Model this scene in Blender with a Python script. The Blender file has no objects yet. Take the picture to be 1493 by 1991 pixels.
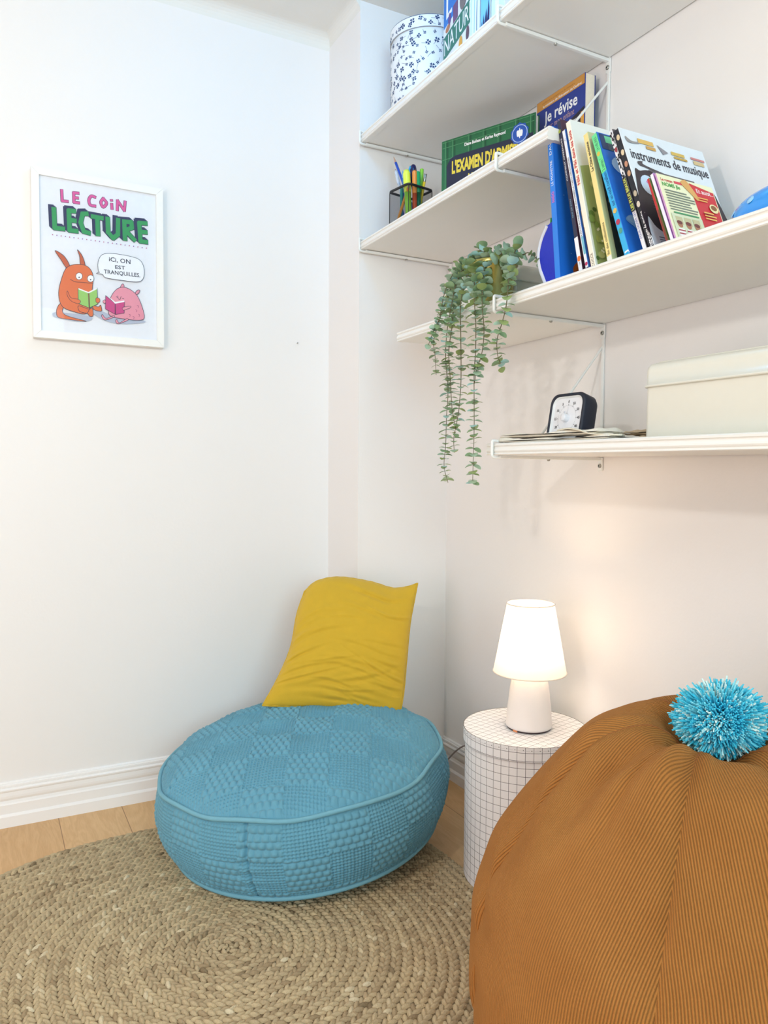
import bpy, math, random
import numpy as np
from mathutils import Vector, Matrix
random.seed(7); rng = np.random.default_rng(7)
sc = bpy.context.scene
COL = sc.collection
PI = math.pi

# ------------------------------------------------------------------ camera
F, CX, CY, CZ = 1471.2856, -1.3363, -2.0955, 0.9848
yw, pt, rl = math.radians(27.8089), math.radians(-2.7616), math.radians(0.3632)
fw = np.array([math.sin(yw)*math.cos(pt), math.cos(yw)*math.cos(pt), math.sin(pt)])
r0 = np.array([math.cos(yw), -math.sin(yw), 0.0]); u0 = np.cross(r0, fw)
RT = math.cos(rl)*r0+math.sin(rl)*u0; UP = -math.sin(rl)*r0+math.cos(rl)*u0
CAMP = np.array([CX, CY, CZ])
cd = bpy.data.cameras.new('camera'); cam = bpy.data.objects.new('camera', cd); COL.objects.link(cam)
cd.sensor_fit = 'VERTICAL'; cd.sensor_height = 36; cd.sensor_width = 27; cd.lens = F*36/1991
cd.clip_start = 0.02
cam.matrix_world = Matrix(((RT[0], UP[0], -fw[0], CX), (RT[1], UP[1], -fw[1], CY), (RT[2], UP[2], -fw[2], CZ), (0, 0, 0, 1)))
sc.camera = cam

def at(px, py, ax, val):
    """the point of the room seen at a pixel of the photograph, on the plane axis=val"""
    d = fw+RT*(px-746.5)/F-UP*(py-995.5)/F
    return CAMP+d*(val-CAMP[ax])/d[ax]

# ------------------------------------------------------------------ light and exposure
sc.view_settings.view_transform = 'Standard'; sc.view_settings.look = 'None'
sc.view_settings.exposure = 0.12; sc.view_settings.gamma = 1.0; sc.view_settings.use_curve_mapping = False
world = bpy.data.worlds.new('room_air'); sc.world = world; world.use_nodes = True
bg = world.node_tree.nodes['Background']; bg.inputs['Color'].default_value = (1.0, 0.92, 0.76, 1); bg.inputs['Strength'].default_value = 0.20

def light(kind, name, loc, power, color, size, target=None):
    l = bpy.data.lights.new(name, kind); l.energy = power; l.color = color
    o = bpy.data.objects.new(name, l); COL.objects.link(o); o.location = loc
    if kind == 'AREA':
        l.shape = 'RECTANGLE'; l.size, l.size_y = size
    else:
        l.shadow_soft_size = size
    if target is not None:
        o.rotation_euler = (Vector(target)-Vector(loc)).to_track_quat('-Z', 'Y').to_euler()
    return o
light('AREA', 'window_daylight', (-1.5, -4.6, 1.7), 58, (0.60, 0.88, 1.0), (1.6, 1.5), (-0.8, 0.2, 1.4))
light('AREA', 'low_fill_light', (-3.3, -1.9, 0.72), 24, (1.0, 0.89, 0.90), (1.8, 1.4), (0.0, -0.7, 1.1))  # added low fill at the left, lifts the shelf undersides; no actual door
light('POINT', 'standing_lamp_light', (-2.05, -1.62, 1.66), 27, (1.0, 0.95, 0.89), 0.05)
light('POINT', 'ceiling_lamp_light', (-0.66, -0.62, 2.30), 5.0, (0.10, 0.50, 1.0), 0.07)

# ------------------------------------------------------------------ materials
def lin(c):
    return tuple((x/255/12.92 if x/255 <= 0.04045 else ((x/255+0.055)/1.055)**2.4) for x in c)
MATS = {}
def mat(name, rgb, rough=0.5, metal=0.0, noise=0.04, nscale=60, bump=0.0, bscale=300, spec=0.5, sheen=0.0, coat=0.0):
    if name in MATS: return MATS[name]
    m = bpy.data.materials.new(name); m.use_nodes = True; nt = m.node_tree; b = nt.nodes['Principled BSDF']
    c = lin(rgb)
    tc = nt.nodes.new('ShaderNodeTexCoord'); n = nt.nodes.new('ShaderNodeTexNoise'); n.inputs['Scale'].default_value = nscale
    nt.links.new(tc.outputs['Object'], n.inputs['Vector'])
    mx = nt.nodes.new('ShaderNodeMix'); mx.data_type = 'RGBA'
    mx.inputs[6].default_value = (*[x*(1-noise) for x in c], 1); mx.inputs[7].default_value = (*[min(1, x*(1+noise)) for x in c], 1)
    nt.links.new(n.outputs['Fac'], mx.inputs[0]); nt.links.new(mx.outputs[2], b.inputs['Base Color'])
    b.inputs['Roughness'].default_value = rough; b.inputs['Metallic'].default_value = metal
    b.inputs['Specular IOR Level'].default_value = spec
    if sheen: b.inputs['Sheen Weight'].default_value = sheen
    if coat: b.inputs['Coat Weight'].default_value = coat
    if bump:
        n2 = nt.nodes.new('ShaderNodeTexNoise'); n2.inputs['Scale'].default_value = bscale
        nt.links.new(tc.outputs['Object'], n2.inputs['Vector'])
        bp = nt.nodes.new('ShaderNodeBump'); bp.inputs['Strength'].default_value = bump; bp.inputs['Distance'].default_value = 0.002
        nt.links.new(n2.outputs['Fac'], bp.inputs['Height']); nt.links.new(bp.outputs['Normal'], b.inputs['Normal'])
    MATS[name] = m
    return m
def C(r, g, b, rough=0.45):                      # a printed or plastic colour
    return mat('ink_%d_%d_%d_%d' % (r, g, b, int(rough*100)), (r, g, b), rough, noise=0.03)
def nodes_of(m): return m.node_tree, m.node_tree.nodes['Principled BSDF']
def math_node(nt, op, a, b=None):
    n = nt.nodes.new('ShaderNodeMath'); n.operation = op
    for i, x in enumerate((a, b)):
        if x is None: continue
        if isinstance(x, (int, float)): n.inputs[i].default_value = x
        else: nt.links.new(x, n.inputs[i])
    return n.outputs[0]

M_WALL = mat('wall_paint', (243, 240, 238), 0.55, noise=0.012, nscale=2.5, bump=0.12, bscale=120)
M_CEIL = mat('ceiling_paint', (236, 234, 228), 0.7, noise=0.02, nscale=3, bump=0.1, bscale=90)
M_TRIM = mat('trim_gloss_white', (247, 244, 242), 0.3, noise=0.01, nscale=8)
M_SHELF = mat('shelf_white', (240, 239, 235), 0.4, noise=0.01, nscale=20)
M_WIRE = mat('white_wire', (240, 242, 240), 0.35, noise=0.02)
M_STEEL = mat('steel_screw', (170, 170, 165), 0.3, 0.9)
M_PAGE = mat('book_pages', (240, 230, 212), 0.7, noise=0.08, nscale=250)
M_WHITE = mat('white_card', (246, 246, 248), 0.5, noise=0.01)
M_BLACK = mat('black_plastic', (20, 21, 26), 0.45)

# ------------------------------------------------------------------ mesh builder
class MB:
    def __init__(s): s.v = []; s.f = []; s.m = []; s.sm = []; s.mats = []; s.attr = {}; s.n = 0
    def slot(s, m):
        if m not in s.mats: s.mats.append(m)
        return s.mats.index(m)
    def add(s, verts, faces, m, smooth=False, **attrs):
        verts = np.asarray(verts, float); k = s.slot(m)
        s.v.append(verts); o = s.n
        if isinstance(faces, np.ndarray): faces = faces.tolist()
        s.f += [[i+o for i in f] for f in faces]
        s.m += [k]*len(faces); s.sm += [smooth]*len(faces)
        for a, val in attrs.items(): s.attr.setdefault(a, []).append((o, np.asarray(val, float)))
        s.n += len(verts)
    def obox(s, o, a, b, c, m, bev=0.0):
        """box from corner o along the edge vectors a, b, c"""
        o, a, b, c = (np.asarray(x, float) for x in (o, a, b, c))
        if bev <= 0:
            P = [o+i*a+j*b+k*c for k in (0, 1) for j in (0, 1) for i in (0, 1)]
            Fc = [(0, 2, 3, 1), (4, 5, 7, 6), (0, 1, 5, 4), (2, 6, 7, 3), (0, 4, 6, 2), (1, 3, 7, 5)]
            if np.dot(np.cross(a, b), c) < 0: Fc = [f[::-1] for f in Fc]
            s.add(P, Fc, m); return
        L = [np.linalg.norm(x) for x in (a, b, c)]; D = [a/L[0], b/L[1], c/L[2]]
        bb = min(bev, *(0.49*l for l in L)); ce = o+(a+b+c)/2
        vs = []; idx = {}
        for sx in (-1, 1):
            for sy in (-1, 1):
                for sz in (-1, 1):
                    S = (sx, sy, sz)
                    for ax in range(3):
                        p = ce.copy()
                        for q in range(3): p = p+D[q]*S[q]*(L[q]/2-(0 if q == ax else bb))
                        idx[(S, ax)] = len(vs); vs.append(p)
        fs = []
        for ax in range(3):
            p, q = [(1, 2), (2, 0), (0, 1)][ax]
            for sg in (-1, 1):
                ring = []
                for (e, g) in ((-1, -1), (1, -1), (1, 1), (-1, 1)):
                    S = [0, 0, 0]; S[ax] = sg; S[p] = e; S[q] = g; ring.append(idx[(tuple(S), ax)])
                fs.append(ring if sg > 0 else ring[::-1])
        for ax in range(3):
            p, q = [(1, 2), (2, 0), (0, 1)][ax]
            for e in (-1, 1):
                for g in (-1, 1):
                    S0 = [0, 0, 0]; S1 = [0, 0, 0]; S0[ax] = -1; S1[ax] = 1
                    for S in (S0, S1): S[p] = e; S[q] = g
                    S0, S1 = tuple(S0), tuple(S1)
                    f = [idx[(S0, p)], idx[(S1, p)], idx[(S1, q)], idx[(S0, q)]]
                    fs.append(f)
        for sx in (-1, 1):
            for sy in (-1, 1):
                for sz in (-1, 1):
                    S = (sx, sy, sz); f = [idx[(S, 0)], idx[(S, 1)], idx[(S, 2)]]
                    fs.append(f)
        V = np.array(vs); out = []
        for f in fs:
            P = V[list(f)]; nrm = np.cross(P[1]-P[0], P[2]-P[0]); out.append(f if np.dot(nrm, P.mean(0)-ce) > 0 else f[::-1])
        s.add(V, out, m)
    def box(s, x0, x1, y0, y1, z0, z1, m, bev=0.0):
        s.obox((x0, y0, z0), (x1-x0, 0, 0), (0, y1-y0, 0), (0, 0, z1-z0), m, bev)
    def tube(s, pts, r, m, n=8, caps=True, smooth=True):
        P = np.asarray(pts, float); k = len(P); rr = r if hasattr(r, '__len__') else [r]*k
        T = np.gradient(P, axis=0); T /= np.linalg.norm(T, axis=1)[:, None]+1e-12
        ref = np.array([0, 0, 1.0]) if abs(T[0][2]) < 0.9 else np.array([1.0, 0, 0])
        vs = []; a = np.cross(T[0], ref); a /= np.linalg.norm(a)
        for i in range(k):
            a = a-T[i]*np.dot(a, T[i]); a /= np.linalg.norm(a)+1e-12; b = np.cross(T[i], a)
            for j in range(n):
                t = 2*PI*j/n; vs.append(P[i]+rr[i]*(math.cos(t)*a+math.sin(t)*b))
        fs = [(i*n+j, i*n+(j+1) % n, (i+1)*n+(j+1) % n, (i+1)*n+j) for i in range(k-1) for j in range(n)]
        s.add(vs, fs, m, smooth)
        if caps: s.add(vs[:n], [list(range(n))[::-1]], m); s.add(vs[-n:], [list(range(n))], m)
    def lathe(s, prof, c, m, n=48, axis=((1, 0, 0), (0, 1, 0), (0, 0, 1)), smooth=True, uv=False):
        ax = np.asarray(axis, float); c = np.asarray(c, float); vs = []; va = []; vb = []
        for (r, z) in prof:
            for j in range(n+1):
                t = 2*PI*j/n; vs.append(c+ax[0]*r*math.cos(t)+ax[1]*r*math.sin(t)+ax[2]*z); va.append(t); vb.append(z)
        k = n+1
        fs = [(i*k+j, i*k+j+1, (i+1)*k+j+1, (i+1)*k+j) for i in range(len(prof)-1) for j in range(n)]
        if uv: s.add(vs, fs, m, smooth, va=va, vb=vb)
        else: s.add(vs, fs, m, smooth)
    def grid(s, G, m, smooth=True, closed_u=False, flip=False, **attrs):
        nu, nv = G.shape[:2]; I = np.arange(nu*nv).reshape(nu, nv)
        a = I if closed_u else I[:-1]
        nx = np.roll(I, -1, 0) if closed_u else I[1:]
        f = np.stack([a[:, :-1], nx[:, :-1], nx[:, 1:], a[:, 1:]], -1).reshape(-1, 4)
        if flip: f = f[:, ::-1]
        s.add(G.reshape(-1, 3), f, m, smooth, **{k: np.asarray(x).reshape(-1) for k, x in attrs.items()})
    def poly(s, pts, m): s.add(pts, [list(range(len(pts)))], m)
    def prism(s, pts2, fn, m):
        """closed 2D outline swept between fn(p,0) and fn(p,1)"""
        n = len(pts2); A = [fn(p, 0) for p in pts2]; B = [fn(p, 1) for p in pts2]
        s.add(A+B, [list(range(n))[::-1], list(range(n, 2*n))]+[(i, (i+1) % n, n+(i+1) % n, n+i) for i in range(n)], m)
    def build(s, name, parent=None, origin=None):
        me = bpy.data.meshes.new(name); V = np.concatenate(s.v)
        if parent is not None:
            o0 = np.array(parent['_o']) if '_o' in parent else np.zeros(3)
        else: o0 = np.asarray(origin if origin is not None else (0, 0, 0), float)
        me.from_pydata((V-o0).tolist(), [], s.f)
        for m in s.mats: me.materials.append(m)
        me.polygons.foreach_set('material_index', s.m); me.polygons.foreach_set('use_smooth', s.sm)
        for a, chunks in s.attr.items():
            arr = np.zeros(len(V))
            for o, val in chunks: arr[o:o+len(val)] = val
            me.attributes.new(a, 'FLOAT', 'POINT').data.foreach_set('value', arr)
        me.update()
        ob = bpy.data.objects.new(name, me); COL.objects.link(ob)
        if parent is not None: ob.parent = parent
        else: ob.location = o0
        ob['_o'] = [float(x) for x in o0]
        return ob
def tag(o, label, cat, group=None):
    o['label'] = label; o['category'] = cat
    if group: o['group'] = group
    return o
def thing(name, label, cat, loc, group=None):
    o = bpy.data.objects.new(name, None); COL.objects.link(o); o.location = [float(x) for x in loc]; o.empty_display_size = 0.05
    o['_o'] = [float(x) for x in loc]
    return tag(o, label, cat, group)
def struct(name, mb):
    o = mb.build(name); o['kind'] = 'structure'; return o
def nrm(v): v = np.asarray(v, float); return v/np.linalg.norm(v)

# text: Blender's built-in font turned into flat mesh lettering
_T = {}
def text_mesh(st, bold=0.0):
    if (st, bold) in _T: return _T[(st, bold)]
    cu = bpy.data.curves.new('t', 'FONT'); cu.body = st; cu.size = 1; cu.offset = bold; cu.resolution_u = 2
    ob = bpy.data.objects.new('t', cu); COL.objects.link(ob); bpy.context.view_layer.update()
    me = ob.evaluated_get(bpy.context.evaluated_depsgraph_get()).to_mesh()
    V = np.array([v.co[:] for v in me.vertices]); Fc = [list(p.vertices) for p in me.polygons]
    bpy.data.objects.remove(ob); bpy.data.curves.remove(cu)
    if len(V):
        V[:, 0] -= V[:, 0].min()
    _T[(st, bold)] = (V, Fc); return V, Fc
def text(mb, st, o, ex, ey, m, width=None, height=None, bold=0.0, center=False):
    """lettering with its lower left corner at o; ex, ey unit directions; width/height in metres"""
    V, Fc = text_mesh(st, bold)
    if not len(V): return
    w = V[:, 0].max(); h = 0.72
    sx = width/w if width else height/h; sy = height/h if height else sx
    o = np.asarray(o, float)
    if center: o = o-np.asarray(ex)*w*sx/2
    mb.add(o+V[:, :1]*sx*np.asarray(ex)+V[:, 1:2]*sy*np.asarray(ey), Fc, m)

def smooth_closed(pts, k=6):
    P = np.asarray(pts, float); n = len(P); out = []
    for i in range(n):
        p0, p1, p2, p3 = P[i-1], P[i], P[(i+1) % n], P[(i+2) % n]
        for j in range(k):
            t = j/k; out.append(0.5*((2*p1)+(-p0+p2)*t+(2*p0-5*p1+4*p2-p3)*t*t+(-p0+3*p1-3*p2+p3)*t**3))
    return np.array(out)
def smooth_open(pts, k=6):
    P = np.asarray(pts, float); P = np.vstack([2*P[0]-P[1], P, 2*P[-1]-P[-2]]); out = []
    for i in range(1, len(P)-2):
        p0, p1, p2, p3 = P[i-1:i+3]
        for j in range(k):
            t = j/k; out.append(0.5*((2*p1)+(-p0+p2)*t+(2*p0-5*p1+4*p2-p3)*t*t+(-p0+3*p1-3*p2+p3)*t**3))
    out.append(P[-2]); return np.array(out)

# ------------------------------------------------------------------ the room
L, D, H = 0.2289, 0.3215, 2.4
XL, YN = -3.4, -4.9
mb = MB(); mb.box(XL, -D, L, L+0.12, 0, H, M_WALL); struct('wall_left', mb)
mb = MB(); mb.box(-D, 0.12, 0, L+0.12, 0, H, M_WALL); struct('wall_alcove', mb)
mb = MB(); mb.box(0, 0.12, YN, 0, 0, H, M_WALL); struct('wall_right', mb)
mb = MB(); mb.box(XL, 0.12, YN, L+0.12, H, H+0.1, M_CEIL); struct('ceiling', mb)

def wood_floor():
    m = bpy.data.materials.new('oak_laminate'); m.use_nodes = True; nt, b = nodes_of(m)
    tc = nt.nodes.new('ShaderNodeTexCoord'); sp = nt.nodes.new('ShaderNodeSeparateXYZ'); nt.links.new(tc.outputs['Object'], sp.inputs[0])
    W = 0.1725
    xs = math_node(nt, 'DIVIDE', math_node(nt, 'ADD', sp.outputs[0], 1.166), W)
    pid = math_node(nt, 'FLOOR', xs); fx = math_node(nt, 'FRACT', xs)
    wn = nt.nodes.new('ShaderNodeTexWhiteNoise'); wn.noise_dimensions = '1D'; nt.links.new(pid, wn.inputs['W'])
    ys = math_node(nt, 'DIVIDE', math_node(nt, 'ADD', sp.outputs[1], math_node(nt, 'MULTIPLY', wn.outputs['Value'], 1.2)), 1.25)
    fy = math_node(nt, 'FRACT', ys); yid = math_node(nt, 'FLOOR', ys)
    wn2 = nt.nodes.new('ShaderNodeTexWhiteNoise'); wn2.noise_dimensions = '2D'
    cv = nt.nodes.new('ShaderNodeCombineXYZ'); nt.links.new(pid, cv.inputs[0]); nt.links.new(yid, cv.inputs[1]); nt.links.new(cv.outputs[0], wn2.inputs['Vector'])
    gv = nt.nodes.new('ShaderNodeCombineXYZ')
    nt.links.new(math_node(nt, 'ADD', math_node(nt, 'MULTIPLY', sp.outputs[0], 9.0), math_node(nt, 'MULTIPLY', wn2.outputs['Value'], 40)), gv.inputs[0])
    nt.links.new(math_node(nt, 'MULTIPLY', sp.outputs[1], 1.3), gv.inputs[1])
    wv = nt.nodes.new('ShaderNodeTexNoise'); wv.inputs['Scale'].default_value = 1.6; wv.inputs['Detail'].default_value = 3; wv.inputs['Distortion'].default_value = 0.8
    nt.links.new(gv.outputs[0], wv.inputs['Vector'])
    rings = math_node(nt, 'SINE', math_node(nt, 'MULTIPLY', wv.outputs['Fac'], 55.0))
    fn = nt.nodes.new('ShaderNodeTexNoise'); fn.inputs['Scale'].default_value = 60
    gv2 = nt.nodes.new('ShaderNodeCombineXYZ'); nt.links.new(math_node(nt, 'MULTIPLY', sp.outputs[0], 6.0), gv2.inputs[0]); nt.links.new(math_node(nt, 'MULTIPLY', sp.outputs[1], 0.5), gv2.inputs[1]); nt.links.new(gv2.outputs[0], fn.inputs['Vector'])
    fac = math_node(nt, 'ADD', math_node(nt, 'ADD', math_node(nt, 'MULTIPLY', rings, 0.10), math_node(nt, 'MULTIPLY', fn.outputs['Fac'], 0.5)), math_node(nt, 'MULTIPLY', wn2.outputs['Value'], 0.35))
    cr = nt.nodes.new('ShaderNodeValToRGB'); e = cr.color_ramp.elements
    e[0].position = 0.05; e[0].color = (*lin((196, 150, 98)), 1); e[1].position = 0.8; e[1].color = (*lin((224, 184, 132)), 1)
    nt.links.new(fac, cr.inputs[0])
    ex = math_node(nt, 'LESS_THAN', math_node(nt, 'MINIMUM', fx, math_node(nt, 'SUBTRACT', 1.0, fx)), 0.006)
    ey = math_node(nt, 'LESS_THAN', math_node(nt, 'MINIMUM', fy, math_node(nt, 'SUBTRACT', 1.0, fy)), 0.0009)
    seam = math_node(nt, 'MAXIMUM', ex, ey)
    mx = nt.nodes.new('ShaderNodeMix'); mx.data_type = 'RGBA'; nt.links.new(seam, mx.inputs[0]); nt.links.new(cr.outputs[0], mx.inputs[6]); mx.inputs[7].default_value = (*lin((150, 108, 66)), 1)
    nt.links.new(mx.outputs[2], b.inputs['Base Color']); b.inputs['Roughness'].default_value = 0.42
    bp = nt.nodes.new('ShaderNodeBump'); bp.inputs['Strength'].default_value = 0.5; bp.inputs['Distance'].default_value = 0.001
    nt.links.new(math_node(nt, 'SUBTRACT', 1.0, seam), bp.inputs['Height']); nt.links.new(bp.outputs['Normal'], b.inputs['Normal'])
    return m
mb = MB(); mb.box(XL, 0.12, YN, L+0.12, -0.08, 0, wood_floor()); struct('floor', mb)

BB = [(0, 0), (0.0185, 0), (0.0185, 0.030), (0.016, 0.034), (0.0135, 0.037), (0.0135, 0.062), (0.011, 0.066), (0.0095, 0.073), (0.012, 0.080), (0.0125, 0.086),
      (0.0115, 0.097), (0.0135, 0.100), (0.014, 0.104), (0.0115, 0.107), (0.0085, 0.108), (0.0095, 0.112), (0.009, 0.116), (0.006, 0.1175), (0.0055, 0.1205), (0.003, 0.123), (0, 0.123)]
mb = MB(); mb.prism(BB, lambda p, k: (XL if k == 0 else -D, L-p[0], p[1]), M_TRIM); struct('baseboard_left', mb)
mb = MB(); mb.prism(BB, lambda p, k: (-p[0], 0.0 if k else YN, p[1]), M_TRIM); struct('baseboard_right', mb)
mb = MB(); mb.prism(BB, lambda p, k: (-D-0.012 if k == 0 else -0.012, -p[0], p[1]), M_TRIM); struct('baseboard_alcove', mb)
mb = MB(); mb.prism(BB, lambda p, k: (-D-p[0], L-0.01 if k == 0 else -0.012, p[1]), M_TRIM); struct('baseboard_pier', mb)
mb = MB(); mb.prism([(0, 0)]+[(0.04*(1-math.sin(a)), -0.04*(1-math.cos(a))) for a in np.linspace(0, PI/2, 8)], lambda p, k: (XL if k == 0 else -D, L-p[0], H+p[1]), M_CEIL); struct('trim_1', mb)
mb = MB(); mb.prism([(0, 0)]+[(0.03*(1-math.sin(a)), -0.03*(1-math.cos(a))) for a in np.linspace(0, PI/2, 8)], lambda p, k: (-D-p[0], L if k == 0 else 0, H+p[1]), M_CEIL); struct('trim_2', mb)
# a small nail left in the wall
p = at(578, 667, 1, L-0.004)
mb = MB(); mb.lathe([(0.0, 0.006), (0.002, 0.006), (0.002, 0.004), (0.001, 0.004), (0.001, -0.004)], (p[0], L-0.002, p[2]), M_STEEL, 12, axis=((1, 0, 0), (0, 0, 1), (0, -1, 0)))
tag(mb.build('nail', origin=(p[0], L, p[2])), 'small bare nail in the wall, right of the framed picture', 'nail')

# ------------------------------------------------------------------ shelves and brackets
Z1, Z2, Z3, Z4 = 1.9812, 1.6651, 1.3544, 1.0326      # undersides
TH = 0.025; YB = -0.7009; YA = -0.013
T1, T2, T3, T4 = Z1+TH, Z2+TH, Z3+TH, Z4+TH
TRIM = [(-0.304, 0.025), (-0.307, 0.0262), (-0.313, 0.0268), (-0.3185, 0.0262), (-0.3215, 0.0238), (-0.3215, 0.0205), (-0.3192, 0.0192), (-0.3186, 0.0176),
        (-0.3200, 0.0155), (-0.3216, 0.0125), (-0.3222, 0.0095), (-0.3212, 0.0068), (-0.3192, 0.0056), (-0.3190, 0.0046), (-0.3207, 0.0034), (-0.3215, 0.0016), (-0.3195, 0), (-0.304, 0)]
def shelf(name_label, y0, y1, zb):
    t = thing('wall_shelf', name_label, 'shelf', (-0.16, (y0+y1)/2, zb), 'white wall shelves')
    b = MB(); b.box(-0.304, -0.004, y1, y0, zb+0.0012, zb+TH, M_SHELF); b.build('board', t)
    f = MB(); f.prism(TRIM, lambda p, k: (p[0], y0 if k else y1, zb+p[1]), M_SHELF); f.build('front_moulding', t)
    return t
shelf('long white shelf at the top, carrying the clover tin, against the alcove side wall', -0.006, -1.75, Z1)
shelf('short white shelf holding the pen cup, its right end cut off above the leaning books', -0.006, -0.867, Z2)
shelf('white shelf under the leaning books and trailing plant, left end free', -0.241, -1.75, Z3)
s4 = shelf('lowest white shelf, carrying the dark timer and cream tin above the lamp', -0.671, -1.75, Z4)
def bracket(label, yb, zb, ztop=None, plate=True):
    t = thing('shelf_bracket', label, 'bracket', (-0.002, yb, zb), 'white wire shelf brackets')
    a = MB(); a.box(-0.308, -0.001, yb-0.0045, yb+0.0045, zb-0.008, zb-0.0005, M_WIRE, 0.001); a.build('arm', t)
    cl = MB(); cl.tube(smooth_open([(-0.296, yb, zb-0.005), (-0.318, yb, zb-0.0055), (-0.3262, yb, zb-0.003), (-0.3275, yb, zb+0.004), (-0.3275, yb, zb+0.024), (-0.3265, yb, zb+0.0305), (-0.319, yb, zb+0.0315), (-0.298, yb, zb+0.0305)], 4), 0.0034, M_WIRE, 8); cl.build('front_clip', t)
    sw = MB(); sw.lathe([(0, -0.0035), (0.003, -0.0028), (0.0042, 0), (0.0042, 0.002)], (-0.165, yb, zb-0.0085), M_STEEL, 12); sw.build('arm_screw', t)
    if plate:
        w = MB(); w.box(-0.005, -0.0005, yb-0.008, yb+0.008, zb-0.034, zb, M_WIRE, 0.002); pl = w.build('wall_tab', t)
        sw = MB(); sw.lathe([(0.0055, 0.0), (0.0052, 0.002), (0.003, 0.0035), (0.0, 0.0036)], (-0.005, yb, zb-0.021), M_STEEL, 14, axis=((0, 1, 0), (0, 0, 1), (-1, 0, 0)))
        sw.lathe([(0.002, 0.0037), (0, 0.0038)], (-0.005, yb, zb-0.021), M_BLACK, 8, axis=((0, 1, 0), (0, 0, 1), (-1, 0, 0))); sw.build('wall_screw', pl)
    if ztop:
        u = MB(); u.box(-0.0055, -0.0005, yb-0.006, yb+0.002, zb, ztop-0.03, M_WIRE, 0.001); u.build('upright', t)
        d = MB(); d.tube([(-0.004, yb+0.001, ztop-0.055), (-0.205, yb+0.001, zb+0.028)], 0.0031, M_WIRE, 8); d.build('diagonal_tie', t)
    return t
bracket('white wire bracket ending the top shelf at the alcove side wall', YA, Z1, plate=False)
bracket('white wire bracket ending the pen cup shelf at the alcove side wall', YA, Z2)
bracket('white wire bracket under the top shelf, to the right of its white books', YB, Z1, 2.33)
bracket('white wire bracket of the pen cup shelf, clipped in front of the green book', YB, Z2, Z1)
bracket('white wire bracket clipped to the book shelf beside the trailing plant', YB, Z3, Z2)
bracket('white wire bracket of the lowest shelf, its diagonal tie behind the timer', YB, Z4, Z3)

# ------------------------------------------------------------------ framed poster on the left wall
FX0, FX1, FZ0, FZ1 = -1.2117, -0.8614, 1.3578, 1.8170
FY = L-0.027                                            # front face of the frame
t = thing('framed_poster', 'white framed reading corner poster with orange and pink cartoon creatures, on the left wall', 'picture', ((FX0+FX1)/2, L, FZ0))
fwid = 0.0195
b = MB(); C4 = [(FX0, FZ0), (FX1, FZ0), (FX1, FZ1), (FX0, FZ1)]; I4 = [(FX0+fwid, FZ0+fwid), (FX1-fwid, FZ0+fwid), (FX1-fwid, FZ1-fwid), (FX0+fwid, FZ1-fwid)]
for i in range(4):
    j = (i+1) % 4; g = 0.0002
    o0, o1, n0, n1 = C4[i], C4[j], I4[i], I4[j]
    dx = np.array([np.sign(o1[0]-o0[0])*g, np.sign(o1[1]-o0[1])*g])
    o0, o1, n0, n1 = np.array(o0)+dx, np.array(o1)-dx, np.array(n0)+dx, np.array(n1)-dx
    V = []
    for (q, yy) in ((o0, L-0.002), (o1, L-0.002), (n1, L-0.002), (n0, L-0.002), (o0, FY), (o1, FY), (n1, FY), (n0, FY)): V.append((q[0], yy, q[1]))
    b.add(V, [(0, 1, 5, 4), (4, 5, 6, 7), (7, 6, 2, 3), (0, 4, 7, 3), (1, 2, 6, 5), (0, 3, 2, 1)], mat('frame_white', (245, 244, 240), 0.4, noise=0.02))
b.build('frame', t)
PY = FY+0.009
b = MB(); b.box(FX0+0.012, FX1-0.012, PY, L-0.001, FZ0+0.012, FZ1-0.012, C(236, 232, 224)); b.build('backing_board', t)
# homography: zoomed crop of the photograph -> sheet plane (only to measure the drawing)
SRC = np.array([(175, 170), (1230, 360), (1240, 1670), (190, 1570)], float)
DST = np.array([(FX0+fwid, FZ1-fwid), (FX1-fwid, FZ1-fwid), (FX1-fwid, FZ0+fwid), (FX0+fwid, FZ0+fwid)])
A = []; Bv = []
for (x, y), (u, v) in zip(SRC, DST):
    A += [[x, y, 1, 0, 0, 0, -u*x, -u*y], [0, 0, 0, x, y, 1, -v*x, -v*y]]; Bv += [u, v]
hm = np.append(np.linalg.solve(np.array(A), np.array(Bv)), 1).reshape(3, 3)
def P2(x, y):
    q = hm@np.array([x, y, 1.0]); return q[:2]/q[2]
pm = MB(); PE = [0]
pm.box(FX0+0.013, FX1-0.013, PY-0.0006, PY, FZ0+0.013, FZ1-0.013, C(243, 243, 248))
def lay(): PE[0] += 1; return PY-0.0007-0.00003*PE[0]
def pfill(pts, m, smooth=True, k=6):
    Q = np.array([P2(*p) for p in pts]); Q = smooth_closed(Q, k) if smooth else Q
    y = lay(); pm.poly([(q[0], y, q[1]) for q in Q], m)
def pstroke(pts, w, m, smooth=True, closed=False, y=None):
    Q = np.array([P2(*p) for p in pts])
    if closed: Q = smooth_closed(Q, 6); Q = np.vstack([Q, Q[:1]])
    elif smooth and len(Q) > 2: Q = smooth_open(Q, 6)
    y = y or lay()
    for i in range(len(Q)-1):
        d = Q[i+1]-Q[i]; ln = np.linalg.norm(d)
        if ln < 1e-9: continue
        d /= ln; n = np.array([-d[1], d[0]])*w/2; e = d*w*0.28
        a, c = Q[i]-e, Q[i+1]+e
        pm.poly([(a[0]-n[0], y, a[1]-n[1]), (c[0]-n[0], y, c[1]-n[1]), (c[0]+n[0], y, c[1]+n[1]), (a[0]+n[0], y, a[1]+n[1])], m)
        y -= 0.000001
def pfo(pts, m, w=0.0013, smooth=True):
    pfill(pts, m, smooth); pstroke(pts if smooth else list(pts)+[pts[0]], w, INK, smooth=False if not smooth else True, closed=smooth)
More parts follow.
